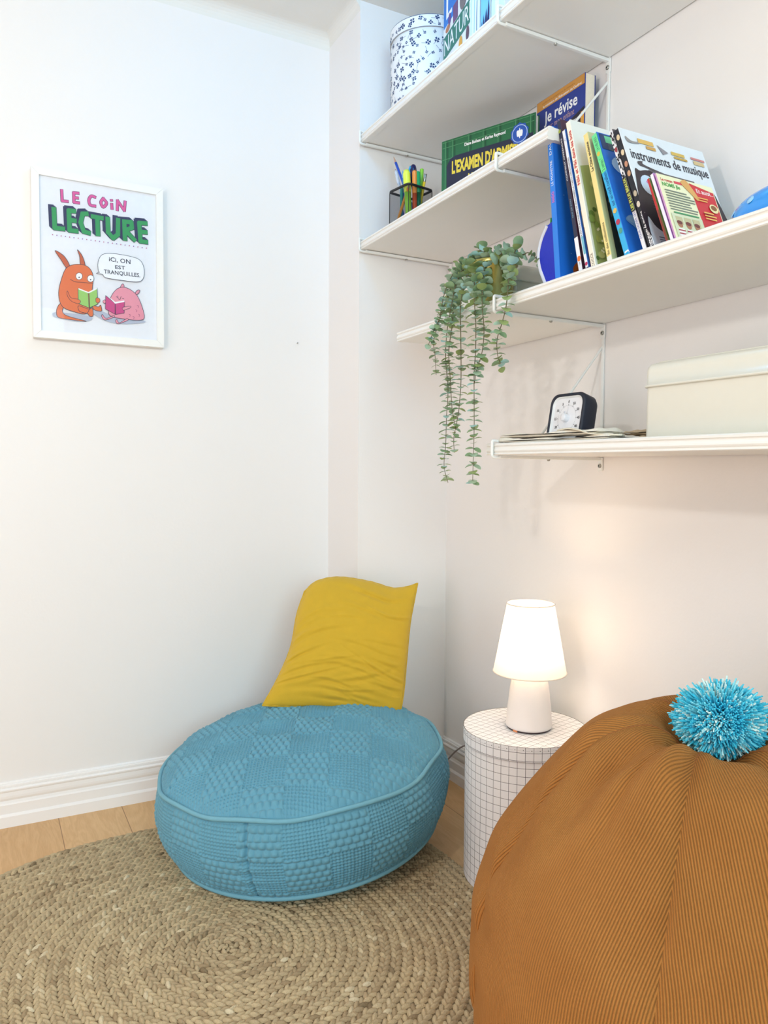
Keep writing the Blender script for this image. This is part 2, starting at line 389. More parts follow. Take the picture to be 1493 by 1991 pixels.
INK = C(38, 36, 66); PINK = C(226, 92, 160); GREEN = C(50, 160, 92); NAVY = C(46, 48, 92)
W1 = [[(382, 305), (386, 402), (438, 408)], [(535, 335), (490, 330), (492, 415), (540, 422)], [(492, 374), (530, 378)],
      [(686, 372), (650, 362), (628, 395), (640, 440), (686, 452)], [(757, 382), (736, 420), (757, 460), (786, 425), (757, 382)], [(833, 432), (836, 478)], [(831, 398), (832, 404)],
      [(884, 490), (886, 402), (948, 496), (955, 412)]]
Wm = [[(310, 470), (318, 645), (400, 655)], [(500, 497), (445, 490), (452, 668), (520, 676)], [(450, 575), (505, 583)],
      [(612, 520), (570, 520), (552, 600), (580, 680), (632, 695)], [(655, 545), (748, 562)], [(702, 555), (708, 712)],
      [(795, 560), (800, 690), (845, 742), (888, 710), (890, 572)], [(945, 585), (952, 755)], [(950, 595), (1010, 600), (1015, 650), (955, 672), (1040, 762)],
      [(1145, 612), (1080, 606), (1092, 772), (1150, 780)], [(1088, 685), (1145, 692)]]
for s_ in W1: pstroke(s_, 0.0087, INK, smooth=len(s_) == 5)
for s_ in W1: pstroke(s_, 0.0066, PINK, smooth=len(s_) == 5)
for off in ((-26, -24), (-17, -16), (-8, -8), (0, 0)):
    for s_ in Wm: pstroke([(x+off[0], y+off[1]) for x, y in s_], 0.0142, NAVY, smooth=False)
for s_ in Wm: pstroke(s_, 0.0120, GREEN, smooth=False)
for i in range(23):
    x = 298+i*38.5; y = 706+i*5.85
    pfill([(x-5, y), (x, y-5), (x+5, y), (x, y+5)], C(150, 90, 170) if i % 2 else C(190, 70, 130))
# shadows drawn on the sheet, two plain invented creatures reading
pfill([(300, 1440), (330, 1405), (620, 1440), (640, 1480), (520, 1490), (380, 1465)], C(190, 196, 214))
pfill([(640, 1400), (740, 1400), (900, 1470), (1120, 1490), (1100, 1510), (900, 1515), (760, 1480)], C(190, 196, 214))
ORG = C(232, 120, 66); OR2 = C(206, 100, 62); RSE = C(238, 158, 176); RS2 = C(216, 126, 160)
pfo([(360, 1330), (330, 1390), (345, 1450), (430, 1470), (600, 1490), (430, 1440), (385, 1400), (395, 1350)], ORG)
pfo([(425, 1010), (370, 930), (320, 850), (400, 900), (450, 985)], OR2); pfo([(550, 980), (540, 900), (522, 845), (565, 900), (590, 985)], OR2)
pfo([(350, 1230), (385, 1080), (430, 1000), (520, 975), (610, 995), (660, 1070), (655, 1200), (640, 1330), (600, 1420), (480, 1400), (380, 1350)], ORG)
pfo([(530, 1350), (620, 1380), (655, 1372), (660, 1440), (630, 1445), (610, 1420), (540, 1400)], ORG); pfo([(660, 1350), (710, 1360), (730, 1345), (740, 1395), (715, 1400), (670, 1385)], ORG)
for c, rr in (((536, 1083), 30), ((640, 1105), 30)):
    pfo([(c[0]+rr*math.cos(a), c[1]+rr*1.05*math.sin(a)) for a in np.linspace(0, 2*PI, 9)[:-1]], C(252, 252, 252), 0.001)
    pfill([(c[0]+6*math.cos(a), c[1]+10+6*math.sin(a)) for a in np.linspace(0, 2*PI, 9)[:-1]], INK)
pstroke([(455, 1110), (500, 1132), (570, 1140), (655, 1148)], 0.0011, INK)
pfo([(525, 1195), (618, 1235), (625, 1370), (528, 1330)], C(160, 208, 110), 0.0012, False); pfo([(625, 1235), (698, 1190), (704, 1335), (632, 1368)], C(160, 208, 110), 0.0012, False)
pfill([(530, 1190), (620, 1226), (696, 1186), (698, 1200), (622, 1238), (530, 1202)], C(250, 250, 252), False)
pfo([(430, 1215), (460, 1275), (525, 1290), (548, 1310), (530, 1330), (470, 1310), (430, 1260)], ORG, 0.001); pfo([(690, 1280), (718, 1285), (722, 1315), (700, 1325), (686, 1310)], ORG, 0.001)
pfo([(905, 1210), (915, 1170), (932, 1155), (942, 1175), (935, 1210)], RSE); pfo([(1040, 1245), (1060, 1215), (1085, 1215), (1075, 1240), (1050, 1255)], RSE)
pfo([(800, 1400), (820, 1280), (880, 1200), (960, 1190), (1050, 1250), (1100, 1350), (1125, 1460), (1080, 1485), (960, 1475), (830, 1450)], RSE)
pfo([(845, 1440), (780, 1465), (745, 1430), (740, 1450), (770, 1480), (850, 1455)], RSE, 0.001); pfo([(965, 1470), (900, 1505), (875, 1475), (865, 1495), (890, 1515), (975, 1485)], RSE, 0.001)
pstroke([(870, 1270), (885, 1278)], 0.0012, INK); pstroke([(885, 1262), (890, 1290), (905, 1295), (915, 1268)], 0.001, INK); pstroke([(925, 1285), (940, 1290)], 0.0012, INK)
for q in ((1060, 1350), (1045, 1390), (1070, 1430), (1020, 1450), (985, 1430)): pstroke([(q[0], q[1]), (q[0]+12, q[1]+6), (q[0]+8, q[1]+22)], 0.0009, C(150, 60, 110))
pfo([(775, 1260), (860, 1330), (860, 1430), (772, 1380)], C(212, 72, 140), 0.0012, False); pfo([(862, 1332), (945, 1318), (942, 1420), (864, 1432)], C(212, 72, 140), 0.0012, False)
pfill([(785, 1258), (862, 1318), (944, 1306), (944, 1320), (860, 1334)], C(250, 250, 252), False)
pfo([(750, 1310), (768, 1298), (775, 1322), (760, 1330)], RSE, 0.001); pfo([(928, 1370), (960, 1362), (1000, 1358), (998, 1372), (950, 1390), (932, 1392)], RSE, 0.001)
pfo([(712, 1040), (705, 970), (740, 895), (830, 882), (980, 905), (1080, 940), (1120, 1010), (1118, 1100), (1070, 1138), (930, 1125), (780, 1100), (745, 1068), (692, 1060), (720, 1050)], C(246, 246, 250), 0.0012)
def ptext(st, a, b_, hh):
    A_, B_ = P2(*a), P2(*b_); d = B_-A_; w_ = np.linalg.norm(d); d /= w_
    text(pm, st, (A_[0], lay(), A_[1]), (d[0], 0, d[1]), (-d[1], 0, d[0]), INK, width=w_, height=hh, bold=0.012)
ptext('iCi, ON', (805, 950), (1000, 978), 0.0125); ptext('EST', (862, 1020), (952, 1028), 0.0105); ptext('TRANQUiLLES.', (760, 1060), (1088, 1098), 0.0115)
for i in range(9): pstroke([(1042+i*14, 1655+i*1.5+random.uniform(-3, 3)), (1050+i*14, 1652+i*1.5+random.uniform(-3, 4))], 0.0007, C(90, 90, 100))
pm.build('poster_sheet', t)
# glazing
mg = bpy.data.materials.new('picture_glass'); mg.use_nodes = True; nt, b_ = nodes_of(mg); nt.nodes.remove(b_)
tr = nt.nodes.new('ShaderNodeBsdfTransparent'); gl = nt.nodes.new('ShaderNodeBsdfGlossy'); gl.inputs['Roughness'].default_value = 0.02; fr = nt.nodes.new('ShaderNodeFresnel'); fr.inputs['IOR'].default_value = 1.25
ms = nt.nodes.new('ShaderNodeMixShader'); nt.links.new(fr.outputs[0], ms.inputs[0]); nt.links.new(tr.outputs[0], ms.inputs[1]); nt.links.new(gl.outputs[0], ms.inputs[2]); nt.links.new(ms.outputs[0], nt.nodes['Material Output'].inputs[0])
g = MB(); g.add([(FX0+0.0185, FY+0.0035, FZ0+0.0185), (FX1-0.0185, FY+0.0035, FZ0+0.0185), (FX1-0.0185, FY+0.0035, FZ1-0.0185), (FX0+0.0185, FY+0.0035, FZ1-0.0185)], [(0, 1, 2, 3)], mg); g.build('glazing', t)

# ------------------------------------------------------------------ books
class Book:
    """O bottom corner of spine, U up along the spine, Dp from spine to fore-edge, Tn spine thickness direction; front cover on the Tn side"""
    def __init__(s, name, label, O, U, Dp, h, w, th, spine, front, back=None, group=None, cat='book', cov=0.0022, inset=0.003, soft=False):
        s.O = np.asarray(O, float); s.U = nrm(U); s.D = nrm(np.asarray(Dp, float)-np.dot(Dp, s.U)*s.U); s.T = -np.cross(s.U, s.D); s.h, s.w, s.th = h, w, th
        s.t = thing(name, label, cat, s.O+s.D*w/2+s.T*th/2, group)
        c = s.c = MB(); cov = min(cov, th*0.22)
        c.obox(s.O, s.U*h, s.D*w, s.T*cov, back or spine)
        c.obox(s.O+s.T*(th-cov), s.U*h, s.D*w, s.T*cov, front)
        c.obox(s.O+s.T*cov*0.5-s.D*0.0004, s.U*h, s.D*cov, s.T*(th-cov), spine, min(0.0008, cov*.4))
        p = MB(); ins = 0.0008 if soft else inset
        p.obox(s.O+s.T*cov+s.D*cov+s.U*ins, s.U*(h-2*ins), s.D*(w-cov-ins), s.T*(th-2*cov), M_PAGE); s.pages = p
        s.k = 0
    def eps(s): s.k += 1; return 0.0003+0.00004*s.k
    def sp(s, a, b, e=None): return s.O+s.U*a*s.h+s.T*b*s.th-s.D*((e or s.eps())+0.0005)     # spine: a up, b across (0..1)
    def fc(s, a, c, e=None): return s.O+s.U*a*s.h+s.D*c*s.w+s.T*(s.th+(e or s.eps()))  # front cover: a up, c across
    def srect(s, a0, a1, m, b0=0.02, b1=0.98):
        e = s.eps(); s.c.poly([s.sp(a0, b0, e), s.sp(a0, b1, e), s.sp(a1, b1, e), s.sp(a1, b0, e)][::-1], m)
    def frect(s, a0, a1, c0, c1, m):
        e = s.eps(); s.c.poly([s.fc(a0, c0, e), s.fc(a0, c1, e), s.fc(a1, c1, e), s.fc(a1, c0, e)], m)
    def fshape(s, pts, m, sm=True):
        e = s.eps(); Q = smooth_closed(pts, 5) if sm else np.array(pts); s.c.poly([s.fc(a, c, e) for c, a in Q], m)
    def sshape(s, pts, m, sm=True):
        e = s.eps(); Q = smooth_closed(pts, 5) if sm else np.array(pts); s.c.poly([s.sp(a, b, e) for b, a in Q], m)
    def fellipse(s, a, c, ra, rc, m, n=18): s.fshape([(c+rc*math.cos(x), a+ra*math.sin(x)) for x in np.linspace(0, 2*PI, n+1)[:-1]], m, False)
    def sellipse(s, a, b, ra, rb, m, n=16): s.sshape([(b+rb*math.cos(x), a+ra*math.sin(x)) for x in np.linspace(0, 2*PI, n+1)[:-1]], m, False)
    def stext(s, st, a0, a1, m, frac=0.5, b=0.5, bold=0.0):
        hh = frac*s.th; text(s.c, st, s.sp(a0, b+frac/2), s.U, -s.T, m, width=(a1-a0)*s.h, height=hh, bold=bold)
    def ftext(s, st, a, c0, c1, m, hfrac, bold=0.0, slope=0.0):
        ex = nrm(s.D+s.U*slope); ey = nrm(s.U-s.D*slope)
        text(s.c, st, s.fc(a, c0), ex, ey, m, width=(c1-c0)*s.w, height=hfrac*s.h, bold=bold)
    def flines(s, a0, a1, c0, c1, n, m):
        for i in range(n):
            a = a0+(a1-a0)*i/n; s.frect(a, a+(a1-a0)/n*0.45, c0, c0+(c1-c0)*random.uniform(.75, 1), m)
    def done(s):
        s.c.build('cover', s.t); s.pages.build('page_block', s.t); return s.t
GB = 'books leaning on the plant shelf'
WH = C(248, 248, 250); BK = C(24, 24, 30); RED = C(206, 44, 52)

def leaning(label, bot, top, w, th, spine, front, xs=-0.298, h=None, zb=T3+0.001, back=None, yaw=0.0, name='picture_book', lean=None, **k):
    Bp = at(bot[0], bot[1], 0, xs); Tp = at(top[0], top[1], 0, xs)
    zt = Tp[2]; dz = zt-zb; yb = Bp[1]+(Tp[1]-Bp[1])*(zb-Bp[2])/(Tp[2]-Bp[2])
    U = np.array([0, Tp[1]-yb, dz]); hh = h or np.linalg.norm(U)
    U = nrm(U) if lean is None else lean; tn = nrm(-np.cross(U, nrm((math.cos(yaw), -math.sin(yaw), 0))))
    lift = max(0, -tn[2])*th                      # the low edge of the tilted spine rests on the board
    return Book(name, label, (xs, yb, zb+lift), U, (math.cos(yaw), -math.sin(yaw), 0), hh, w, th, spine, front, back, GB, **k)

# blue picture book at the left end
BL = C(36, 128, 226); BL2 = C(30, 110, 214)
b = leaning('tall glossy blue picture book with white lettering on its spine, first of the leaning row', (1080, 549), (1063, 252), 0.225, 0.0155, BL, BL2)
b.stext('DAVE', .82, .92, WH, .42); b.stext('LE MONSTRE', .62, .78, WH, .42); b.stext('NADO', .51, .58, C(214, 110, 190), .5, bold=.03)
b.fshape([(.30, .40), (.36, .52), (.42, .40), (.40, .28), (.33, .30)], C(146, 30, 80)); b.fshape([(.16, .10), (.30, .17), (.44, .13), (.40, .04), (.2, .03)], C(176, 92, 36))
for i in range(26): b.fellipse(random.uniform(.05, .98), random.uniform(.04, .9), .003, .004, C(160, 205, 245))
b.done()
# dark books
b = leaning('tall midnight-blue book with a white and orange library sticker low on its spine', (1128, 541), (1083, 238), 0.215, 0.0105, C(32, 36, 66), C(64, 34, 58), xs=-0.292)
b.stext('COMMENT APPRENDRE', .60, .88, WH, .35); b.stext('QUI ZE ROU', .36, .48, C(150, 190, 210), .3); b.srect(.12, .235, WH); b.srect(0.005, .12, C(235, 238, 245)); b.sellipse(.10, .5, .017, .46, C(240, 120, 40)); b.sellipse(.93, .4, .012, .35, C(150, 160, 60))
b.stext('CHA', .06, .08, BK, .4); b.done()
b = leaning('slim white book with tiny black spine lettering and a blue cover', (1141, 536), (1093, 256), 0.20, 0.0085, C(238, 240, 244), C(46, 112, 206), xs=-0.296)
b.stext('A PETITS BONHEURS DE SOUVENIRS LA CARTE DES RICHESSES', .24, .80, C(40, 40, 50), .42); b.srect(.12, .24, C(120, 190, 210), .3, .98); b.sellipse(.055, .5, .012, .42, C(196, 40, 90)); b.stext('C', .92, .94, C(110, 130, 160), .5); b.srect(0.0, .03, C(40, 40, 90))
b.frect(.02, .42, .02, .98, C(232, 214, 180)); b.frect(.02, .3, .02, .98, C(120, 60, 90)); b.done()
# cream book with garden cover
b = leaning('tall cream picture book with red spine lettering and a green garden cover', (1152, 533), (1100, 240), 0.225, 0.0125, C(246, 238, 218), C(232, 238, 236), xs=-0.300)
b.stext('Niki et Piki dans les bois', .56, .93, RED, .62, bold=.02); b.stext('COCCE', .012, .10, C(110, 100, 90), .5)
b.frect(.80, .90, .24, .36, C(230, 88, 66))
b.fshape([(.02, .02), (.98, .02), (.98, .5), (.7, .58), (.45, .62), (.32, .70), (.22, .66), (.12, .70), (.02, .68)], C(164, 184, 122), False)
for i in range(90): b.fellipse(random.uniform(.03, .62), random.uniform(.03, .95), random.uniform(.012, .03), random.uniform(.015, .04), random.choice([C(104, 140, 72), C(170, 188, 110), C(84, 116, 62), C(190, 200, 140), C(128, 158, 84)]), 8)
for i in range(26): b.fellipse(random.uniform(.04, .26), random.uniform(.03, .6), .009, .012, C(236, 240, 220), 6)
b.frect(.38, .47, .2, .42, C(200, 178, 136)); b.frect(.40, .45, .24, .38, C(140, 100, 70)); b.fellipse(.44, .34, .03, .02, C(226, 210, 190)); b.frect(.30, .31, .2, .5, C(130, 96, 60)); b.done()
# yellow book
b = leaning('pale yellow book with black spine lettering and a dark jungle cover', (1184, 522), (1134, 264), 0.205, 0.0125, C(240, 220, 144), C(196, 200, 150), xs=-0.303)
b.stext('La Chine ancienne', .70, .93, BK, .5, bold=.02); b.stext('fin des civilisations', .06, .30, BK, .45); b.srect(0, .05, C(236, 234, 220))
b.frect(.02, .72, .06, .98, C(46, 50, 46))
for i in range(40):
    x, y = random.uniform(.08, .85), random.uniform(.04, .6)
    b.fshape([(x, y), (x+.02, y+random.uniform(.05, .12)), (x+random.uniform(.05, .12), y+random.uniform(.08, .2)), (x+.04, y+.04)], random.choice([C(150, 160, 110), C(96, 104, 84), C(120, 104, 70), C(70, 84, 66), C(196, 190, 160)]))
b.done()
# teal reef book
b = leaning('blue sea-life book with a green and sky-blue spine and a turtle on its cover', (1217, 508), (1150, 266), 0.205, 0.0135, C(52, 178, 232), C(32, 116, 214), xs=-0.304)
b.srect(.68, .995, C(110, 224, 146)); b.stext('24 HEURES', .86, .97, C(24, 84, 70), .5); b.stext('2 temps ?', .69, .79, C(24, 84, 70), .55); b.sellipse(.835, .4, .017, .3, C(214, 190, 70)); b.stext('sur un récif corallien', .40, .67, C(16, 66, 140), .6)
b.sellipse(.36, .5, .018, .34, C(220, 186, 100)); b.sellipse(.27, .5, .02, .36, C(186, 46, 80)); b.sellipse(.20, .5, .02, .34, C(80, 160, 140)); b.stext('J', .012, .04, WH, .6)
b.frect(.86, .99, .02, .98, C(20, 60, 110)); b.frect(.92, .98, .08, .6, C(110, 220, 170)); b.flines(.86, .92, .1, .95, 5, C(90, 120, 120)); b.fellipse(.74, .30, .09, .22, C(186, 222, 248)); b.fellipse(.76, .25, .010, .02, C(210, 120, 180)); b.ftext('SUR', .595, .16, .62, C(18, 40, 96), .05, .05)
b.fshape([(.06, .28), (.16, .33), (.30, .27), (.42, .20), (.55, .12), (.42, .13), (.34, .15), (.30, .02), (.24, .14), (.16, .22)], C(120, 168, 206)); b.fellipse(.29, .16, .03, .08, C(150, 190, 214)); b.done()
# black and white zebra-lettered book
b = leaning('narrow book with black and white blotched spine, between the sea book and the music book', (1252, 492), (1184, 258), 0.200, 0.0095, C(240, 240, 244), C(60, 60, 70), xs=-0.300)
for i in range(34): b.sellipse(random.uniform(.60, .985), random.uniform(.12, .88), random.uniform(.006, .014), random.uniform(.08, .22), BK, 7)
b.sellipse(.83, .6, .02, .3, C(160, 50, 60)); b.srect(.32, .60, C(34, 34, 44)); b.stext('LES PLUS BEAUX', .33, .59, C(206, 214, 96), .62, bold=.03); b.stext('POUR SAUVER LES', .10, .31, C(70, 76, 160), .5); b.done()
# music book
b = leaning('large black and white music book, cover showing a dark violin shape', (1262, 484), (1193, 257), 0.222, 0.0125, C(20, 20, 32), C(226, 236, 246), xs=-0.302)
b.stext('nstruments de musique', .02, .30, WH, .72, bold=.015)
for a, col in ((.93, C(220, 200, 160)), (.80, C(226, 206, 170)), (.62, C(206, 160, 120)), (.70, C(196, 140, 110)), (.45, C(190, 176, 150)), (.36, C(226, 216, 200))): b.sellipse(a, .5, .024, .3, col, 10)
DK = C(40, 30, 44)
b.ftext('instruments de musique', .745, .05, .97, C(38, 40, 58), .085, .012)
b.fshape([(.03, .03), (.03, .6), (.10, .64), (.22, .66), (.34, .60), (.46, .55), (.54, .58), (.62, .50), (.72, .46), (.86, .54), (.97, .58), (.97, .03)], DK)
b.fshape([(.02, .02), (.02, .24), (.08, .17), (.16, .13), (.26, .10), (.30, .02)], C(208, 226, 242)); b.flines(.02, .10, .08, .36, 4, C(110, 120, 140))
b.fshape([(.56, .62), (.78, .57), (.80, .46), (.70, .42), (.58, .46), (.5, .54)], C(226, 224, 220)); b.frect(.56, .60, .58, .82, C(206, 178, 112)); b.fellipse(.49, .70, .045, .06, C(110, 86, 70))
b.fellipse(.525, .15, .085, .09, C(198, 222, 246)); b.fellipse(.55, .14, .012, .012, C(200, 130, 190))
b.fshape([(.10, .72), (.16, .73), (.18, .70), (.55, .645), (.56, .63), (.18, .68), (.11, .69)], C(70, 66, 74)); b.frect(.655, .668, .2, .74, C(90, 86, 92))
b.fshape([(.04, .93), (.10, .90), (.18, .905), (.18, .89), (.06, .88)], C(150, 148, 150)); b.frect(.90, .94, .18, .36, C(224, 184, 100)); b.frect(.862, .89, .26, .37, C(206, 160, 84)); b.fshape([(.40, .93), (.52, .88), (.45, .85)], C(140, 140, 150), False); b.frect(.875, .905, .56, .72, C(214, 182, 90)); b.frect(.845, .865, .58, .74, C(196, 160, 70)); b.frect(.885, .905, .80, .97, C(206, 130, 130)); b.frect(.84, .875, .82, .95, C(214, 190, 140))
for i in range(4): b.frect(.33+i*.022, .334+i*.022, .12, .40, C(96, 80, 96))
b.done()
# booklets in front of the music book, resting on it
LEAN = b.U
b = leaning('thin red booklet with green back edge, tucked behind the magazine', (1298, 478), (1257, 350), 0.135, 0.005, C(190, 44, 44), C(110, 140, 80), xs=-0.308, name='booklet', soft=True, lean=LEAN)
b.srect(.0, .5, C(120, 60, 40), .3, .98); b.done(); RB_ = b
b = Book('booklet', 'small teal and yellow booklet, mostly hidden behind the magazine', RB_.O-RB_.T*.0062+RB_.D*.034, LEAN, (1, 0, 0), .118, .128, .004, C(60, 150, 170), C(40, 150, 176), None, GB, soft=True)
b.frect(.45, .99, .3, .985, C(236, 232, 170)); b.fshape([(.74, .45), (.74, .85), (.78, .92), (.86, .92), (.88, .8), (.86, .42), (.8, .38)], C(80, 40, 40)); b.fellipse(.15, .86, .12, .07, C(30, 110, 150)); b.done()
b = leaning('white booklet with purple edge, right behind the red and cream magazine', (1306, 475), (1263, 342), 0.135, 0.0065, C(236, 236, 246), C(170, 120, 190), xs=-0.309, name='booklet', soft=True, lean=LEAN); b.done()
b = leaning('magazine with a cream and red cover at the right end of the leaning books', (1314, 471), (1271, 340), 0.140, 0.0035, C(200, 150, 200), C(240, 240, 202), xs=-0.309, name='magazine', soft=True, lean=LEAN)
b.fshape([(.60, .0), (.985, .0), (.985, .90), (.56, .97)], C(208, 38, 54), False); b.ftext('Et aussi...', .84, .66, .97, WH, .07, .01)
b.ftext('Le roman', .90, .05, .25, RED, .045, .02); b.frect(.90, .94, .28, .42, C(220, 70, 90)); b.ftext('NOMS jle', .82, .05, .36, C(70, 170, 80), .06, .02); b.flines(.46, .79, .06, .56, 8, C(120, 130, 120)); b.flines(.41, .46, .1, .55, 1, C(60, 150, 100))
b.fshape([(.40, .95), (.5, 1.0), (.58, .9), (.66, .74), (.62, .70), (.54, .78), (.44, .88)], C(222, 168, 96))
b.frect(.02, .40, .04, .58, C(214, 222, 190))
for i in range(3):
    c = .14+i*.15; b.frect(.24, .36, c-.05, c+.07, C(196, 190, 150)); b.fellipse(.24, c, .05, .045, C(176, 120, 90)); b.fellipse(.27, c, .03, .05, C(110, 50, 50)); b.fshape([(c-.07, .02), (c-.05, .18), (c+.05, .18), (c+.07, .02)], C(246, 240, 240), False)
    for q in range(3): b.frect(.04+q*.05, .06+q*.05, c-.06, c+.06, C(170, 60, 70))
for a, rr in ((.62, .07), (.28, .09)): b.fellipse(a, .88, rr, .08, C(236, 226, 170)); b.fellipse(a+.01, .88, rr*.6, .055, C(140, 90, 50) if a > .5 else C(220, 190, 130))
b.flines(.70, .78, .64, .82, 2, C(240, 180, 90)); b.flines(.42, .56, .66, .88, 3, C(240, 190, 100)); b.flines(.50, .53, .66, .85, 1, C(150, 20, 40)); b.done()

# the zipped pouch left of the blue book, green booklet behind it
t = thing('zip_pouch', 'deep blue pouch with a curved white edge, left of the first blue book', 'pouch', (-0.25, -0.85, T3))
LC = [at(px, py, 0, -0.264)[1:] for px, py in ((1069, 553), (1062, 541), (1055, 520), (1053, 495), (1059, 466), (1070, 440))]
PO = smooth_closed([(LC[0][0]-.004, T3+.002)]+[(q[0], q[1]) for q in LC[1:]]+[(-.855, LC[5][1]+.004), (-.857, T3+.10), (-.862, T3+.03), (-.864, T3+.002)], 6)
b = MB(); b.prism([tuple(q) for q in PO], lambda q, k: (-0.272 if k else -0.252, q[0], q[1]), mat('blue_nylon', (24, 44, 190), 0.55, bump=0.2)); b.build('body', t)
b = MB(); PB = smooth_open([(LC[0][0], T3+.008)]+[(q[0], q[1]) for q in LC[1:]], 6)
b.tube([(-0.269, q[0]+.001, q[1]) for q in PB], 0.0055, mat('white_piping', (222, 228, 238), 0.5), 10); b.build('edge_binding', t)
b = Book('booklet', 'thin green booklet showing a sliver left of the blue pouch', (-0.232, at(1058, 545, 0, -0.232)[1], T3+.001), (0, -.10, 1), (1, 0.05, 0), 0.17, 0.13, 0.004, C(50, 150, 80), C(60, 160, 90), None, GB, soft=True); b.srect(.35, .9, C(220, 120, 60), .3, .9); b.done()

# face-out books on the pen cup shelf
ang = math.radians(24)
DR = np.array([math.sin(ang), -math.cos(ang), 0])       # left to right along the cover
Oe = np.array([-0.214, -0.294, T2+0.001])
GR = C(32, 104, 66)
b = Book('exam_book', 'dark green tartan book with yellow capitals, face out behind the front clip', Oe+np.array([math.cos(ang), math.sin(ang), 0])*0.022, (0, 0, 1), DR, 0.206, 0.282, 0.022, GR, GR, C(24, 84, 56), cat='book')
for i, c in enumerate((.04, .12, .30, .46, .62, .80, .95)): b.frect(.01, .99, c, c+.006, C(86, 150, 104)); b.frect(.01, .99, c+.02, c+.035, C(22, 80, 52))
for a in (.9, .75, .97): b.frect(a, a+.008, .01, .99, C(78, 142, 98))
b.fshape([(.06, .0), (.06, .66), (.10, .745), (.16, .77), (.98, .77), (.98, .0)], C(30, 36, 62), False)
b.ftext('Diane Boileau et Karina Raymond', .855, .26, .70, WH, .04, .03)
YE = C(232, 206, 70)
b.ftext("L'EXAMEN D'ADMISSION", .55, .12, .95, YE, .155, .045); b.ftext('AU SECONDAIRE', .34, .28, .90, YE, .15, .045)
pts = [(.845+(.10 if i % 2 else .088)*math.cos(a)*.95, .80+(.135 if i % 2 else .12)*math.sin(a)) for i, a in enumerate(np.linspace(0, 2*PI, 21)[:-1])]
b.fshape(pts, C(34, 84, 178), False)
e = b.eps(); ring = []
for rr in (.078, .072): ring.append([b.fc(.80+rr*1.37*math.sin(a), .845+rr*math.cos(a), e) for a in np.linspace(0, 2*PI, 33)[:-1]])
b.c.add(ring[0]+ring[1], [(i, (i+1) % 32, 32+(i+1) % 32, 32+i) for i in range(32)], C(190, 210, 240))
for s_ in ([(.845, .74), (.835, .80), (.845, .87), (.855, .80)], [(.82, .77), (.815, .83), (.835, .84), (.84, .78)], [(.87, .77), (.875, .83), (.855, .84), (.85, .78)]): b.fshape(s_, WH)
b.frect(.765, .775, .82, .87, WH)
b.done()
b = Book('workbook', 'thick blue book with an orange top band and white lettering, against the wall', (-0.021, -0.500, T2+0.001), (0, 0, 1), (0, -1, 0), 0.257, 0.178, 0.033, C(30, 50, 130), C(36, 58, 146), None, soft=True)
b.frect(.905, .997, .005, .995, C(206, 146, 66)); b.ftext('conforme au programme du ministère', .955, .12, .80, C(150, 84, 40), .018); b.ftext("le ministère de l'Éducation du Québec", .918, .14, .94, WH, .022, .01)
b.ftext('Je révise', .755, .17, .86, WH, .115, .02); b.ftext('avec mon enfant', .68, .20, .80, C(196, 160, 150), .06)
b.fshape([(.005, .555), (.3, .59), (.65, .63), (.995, .70), (.995, .0), (.005, .0)], C(30, 26, 44), False); b.frect(.02, .66, .93, .995, C(226, 160, 70)); b.ftext('mathématique', .60, .40, .88, WH, .045, .02); b.fellipse(.54, .78, .04, .09, C(214, 180, 160)); b.done()

# face-out books on the top shelf
a2 = math.radians(-12); DN = np.array([math.sin(a2), -math.cos(a2), 0])
On = np.array([-0.195, -0.266, T1+0.001])
b = Book('nature_book', 'tall nature book with a white lettered green band, beside the clover tin', On+np.array([math.cos(a2), math.sin(a2), 0])*0.018, (0, 0, 1), DN, 0.30, 0.218, 0.018, C(230, 240, 246), C(236, 240, 242))
b.frect(.68, .99, .01, .50, C(20, 122, 214)); b.frect(.40, .60, .01, .99, C(18, 118, 100))
b.ftext('NATURE', .435, .04, .97, WH, .15, .0)
b.ftext("L", .74, .1, .3, WH, .2, .02); b.frect(.605, .76, .34, .50, C(110, 70, 120)); b.fellipse(.64, .16, .03, .08, C(190, 120, 80)); b.fellipse(.70, .22, .05, .05, C(90, 60, 140)); b.fellipse(.70, .68, .10, .12, C(120, 110, 112))
for a, c, ra, rc, col in ((.31, .36, .05, .07, C(206, 40, 70)), (.33, .60, .07, .06, C(232, 168, 52)), (.34, .82, .06, .05, C(96, 64, 84)), (.29, .12, .05, .06, C(140, 100, 110)), (.33, .96, .06, .03, C(130, 122, 84)), (.22, .68, .012, .06, C(30, 40, 90)), (.2, .3, .04, .06, C(90, 130, 80))): b.fellipse(a, c, ra, rc, col)
b.done()
for nm, lab, y0, th_, sp_, extra in (('white_book', 'white book with pale blue curved lines, right of the nature book', -0.508, 0.040, C(226, 240, 250), 'curve'),
                                    ('photo_book', 'blue-spined book with dark treetops, on the top shelf', -0.553, 0.038, C(120, 194, 240), 'trees'),
                                    ('pale_book', 'pale blue book on the top shelf, next to the bracket clip', -0.596, 0.052, C(206, 232, 248), '')):
    b = Book(nm, lab, (-0.270, y0, T1+0.001), (0, 0, 1), (1, 0, 0), 0.27, 0.20, th_, sp_, C(226, 236, 244))
    if extra == 'curve':
        b.srect(.01, .99, C(180, 216, 240), .1, .16); b.sshape([(.8, .0), (.7, .2), (.72, .5), (.78, .99), (.84, .99), (.78, .5), (.76, .2), (.86, 0)], C(80, 96, 150)); b.srect(.01, .99, C(150, 200, 236), .45, .5)
    if extra == 'trees':
        b.sshape([(.05, .01), (.05, .12), (.15, .22), (.22, .15), (.32, .27), (.42, .18), (.52, .24), (.62, .30), (.72, .2), (.85, .36), (.95, .28), (.95, .01)], C(20, 40, 96), False)
    if extra == '': b.srect(.01, .99, C(232, 242, 250), .3, .6)
    b.done()

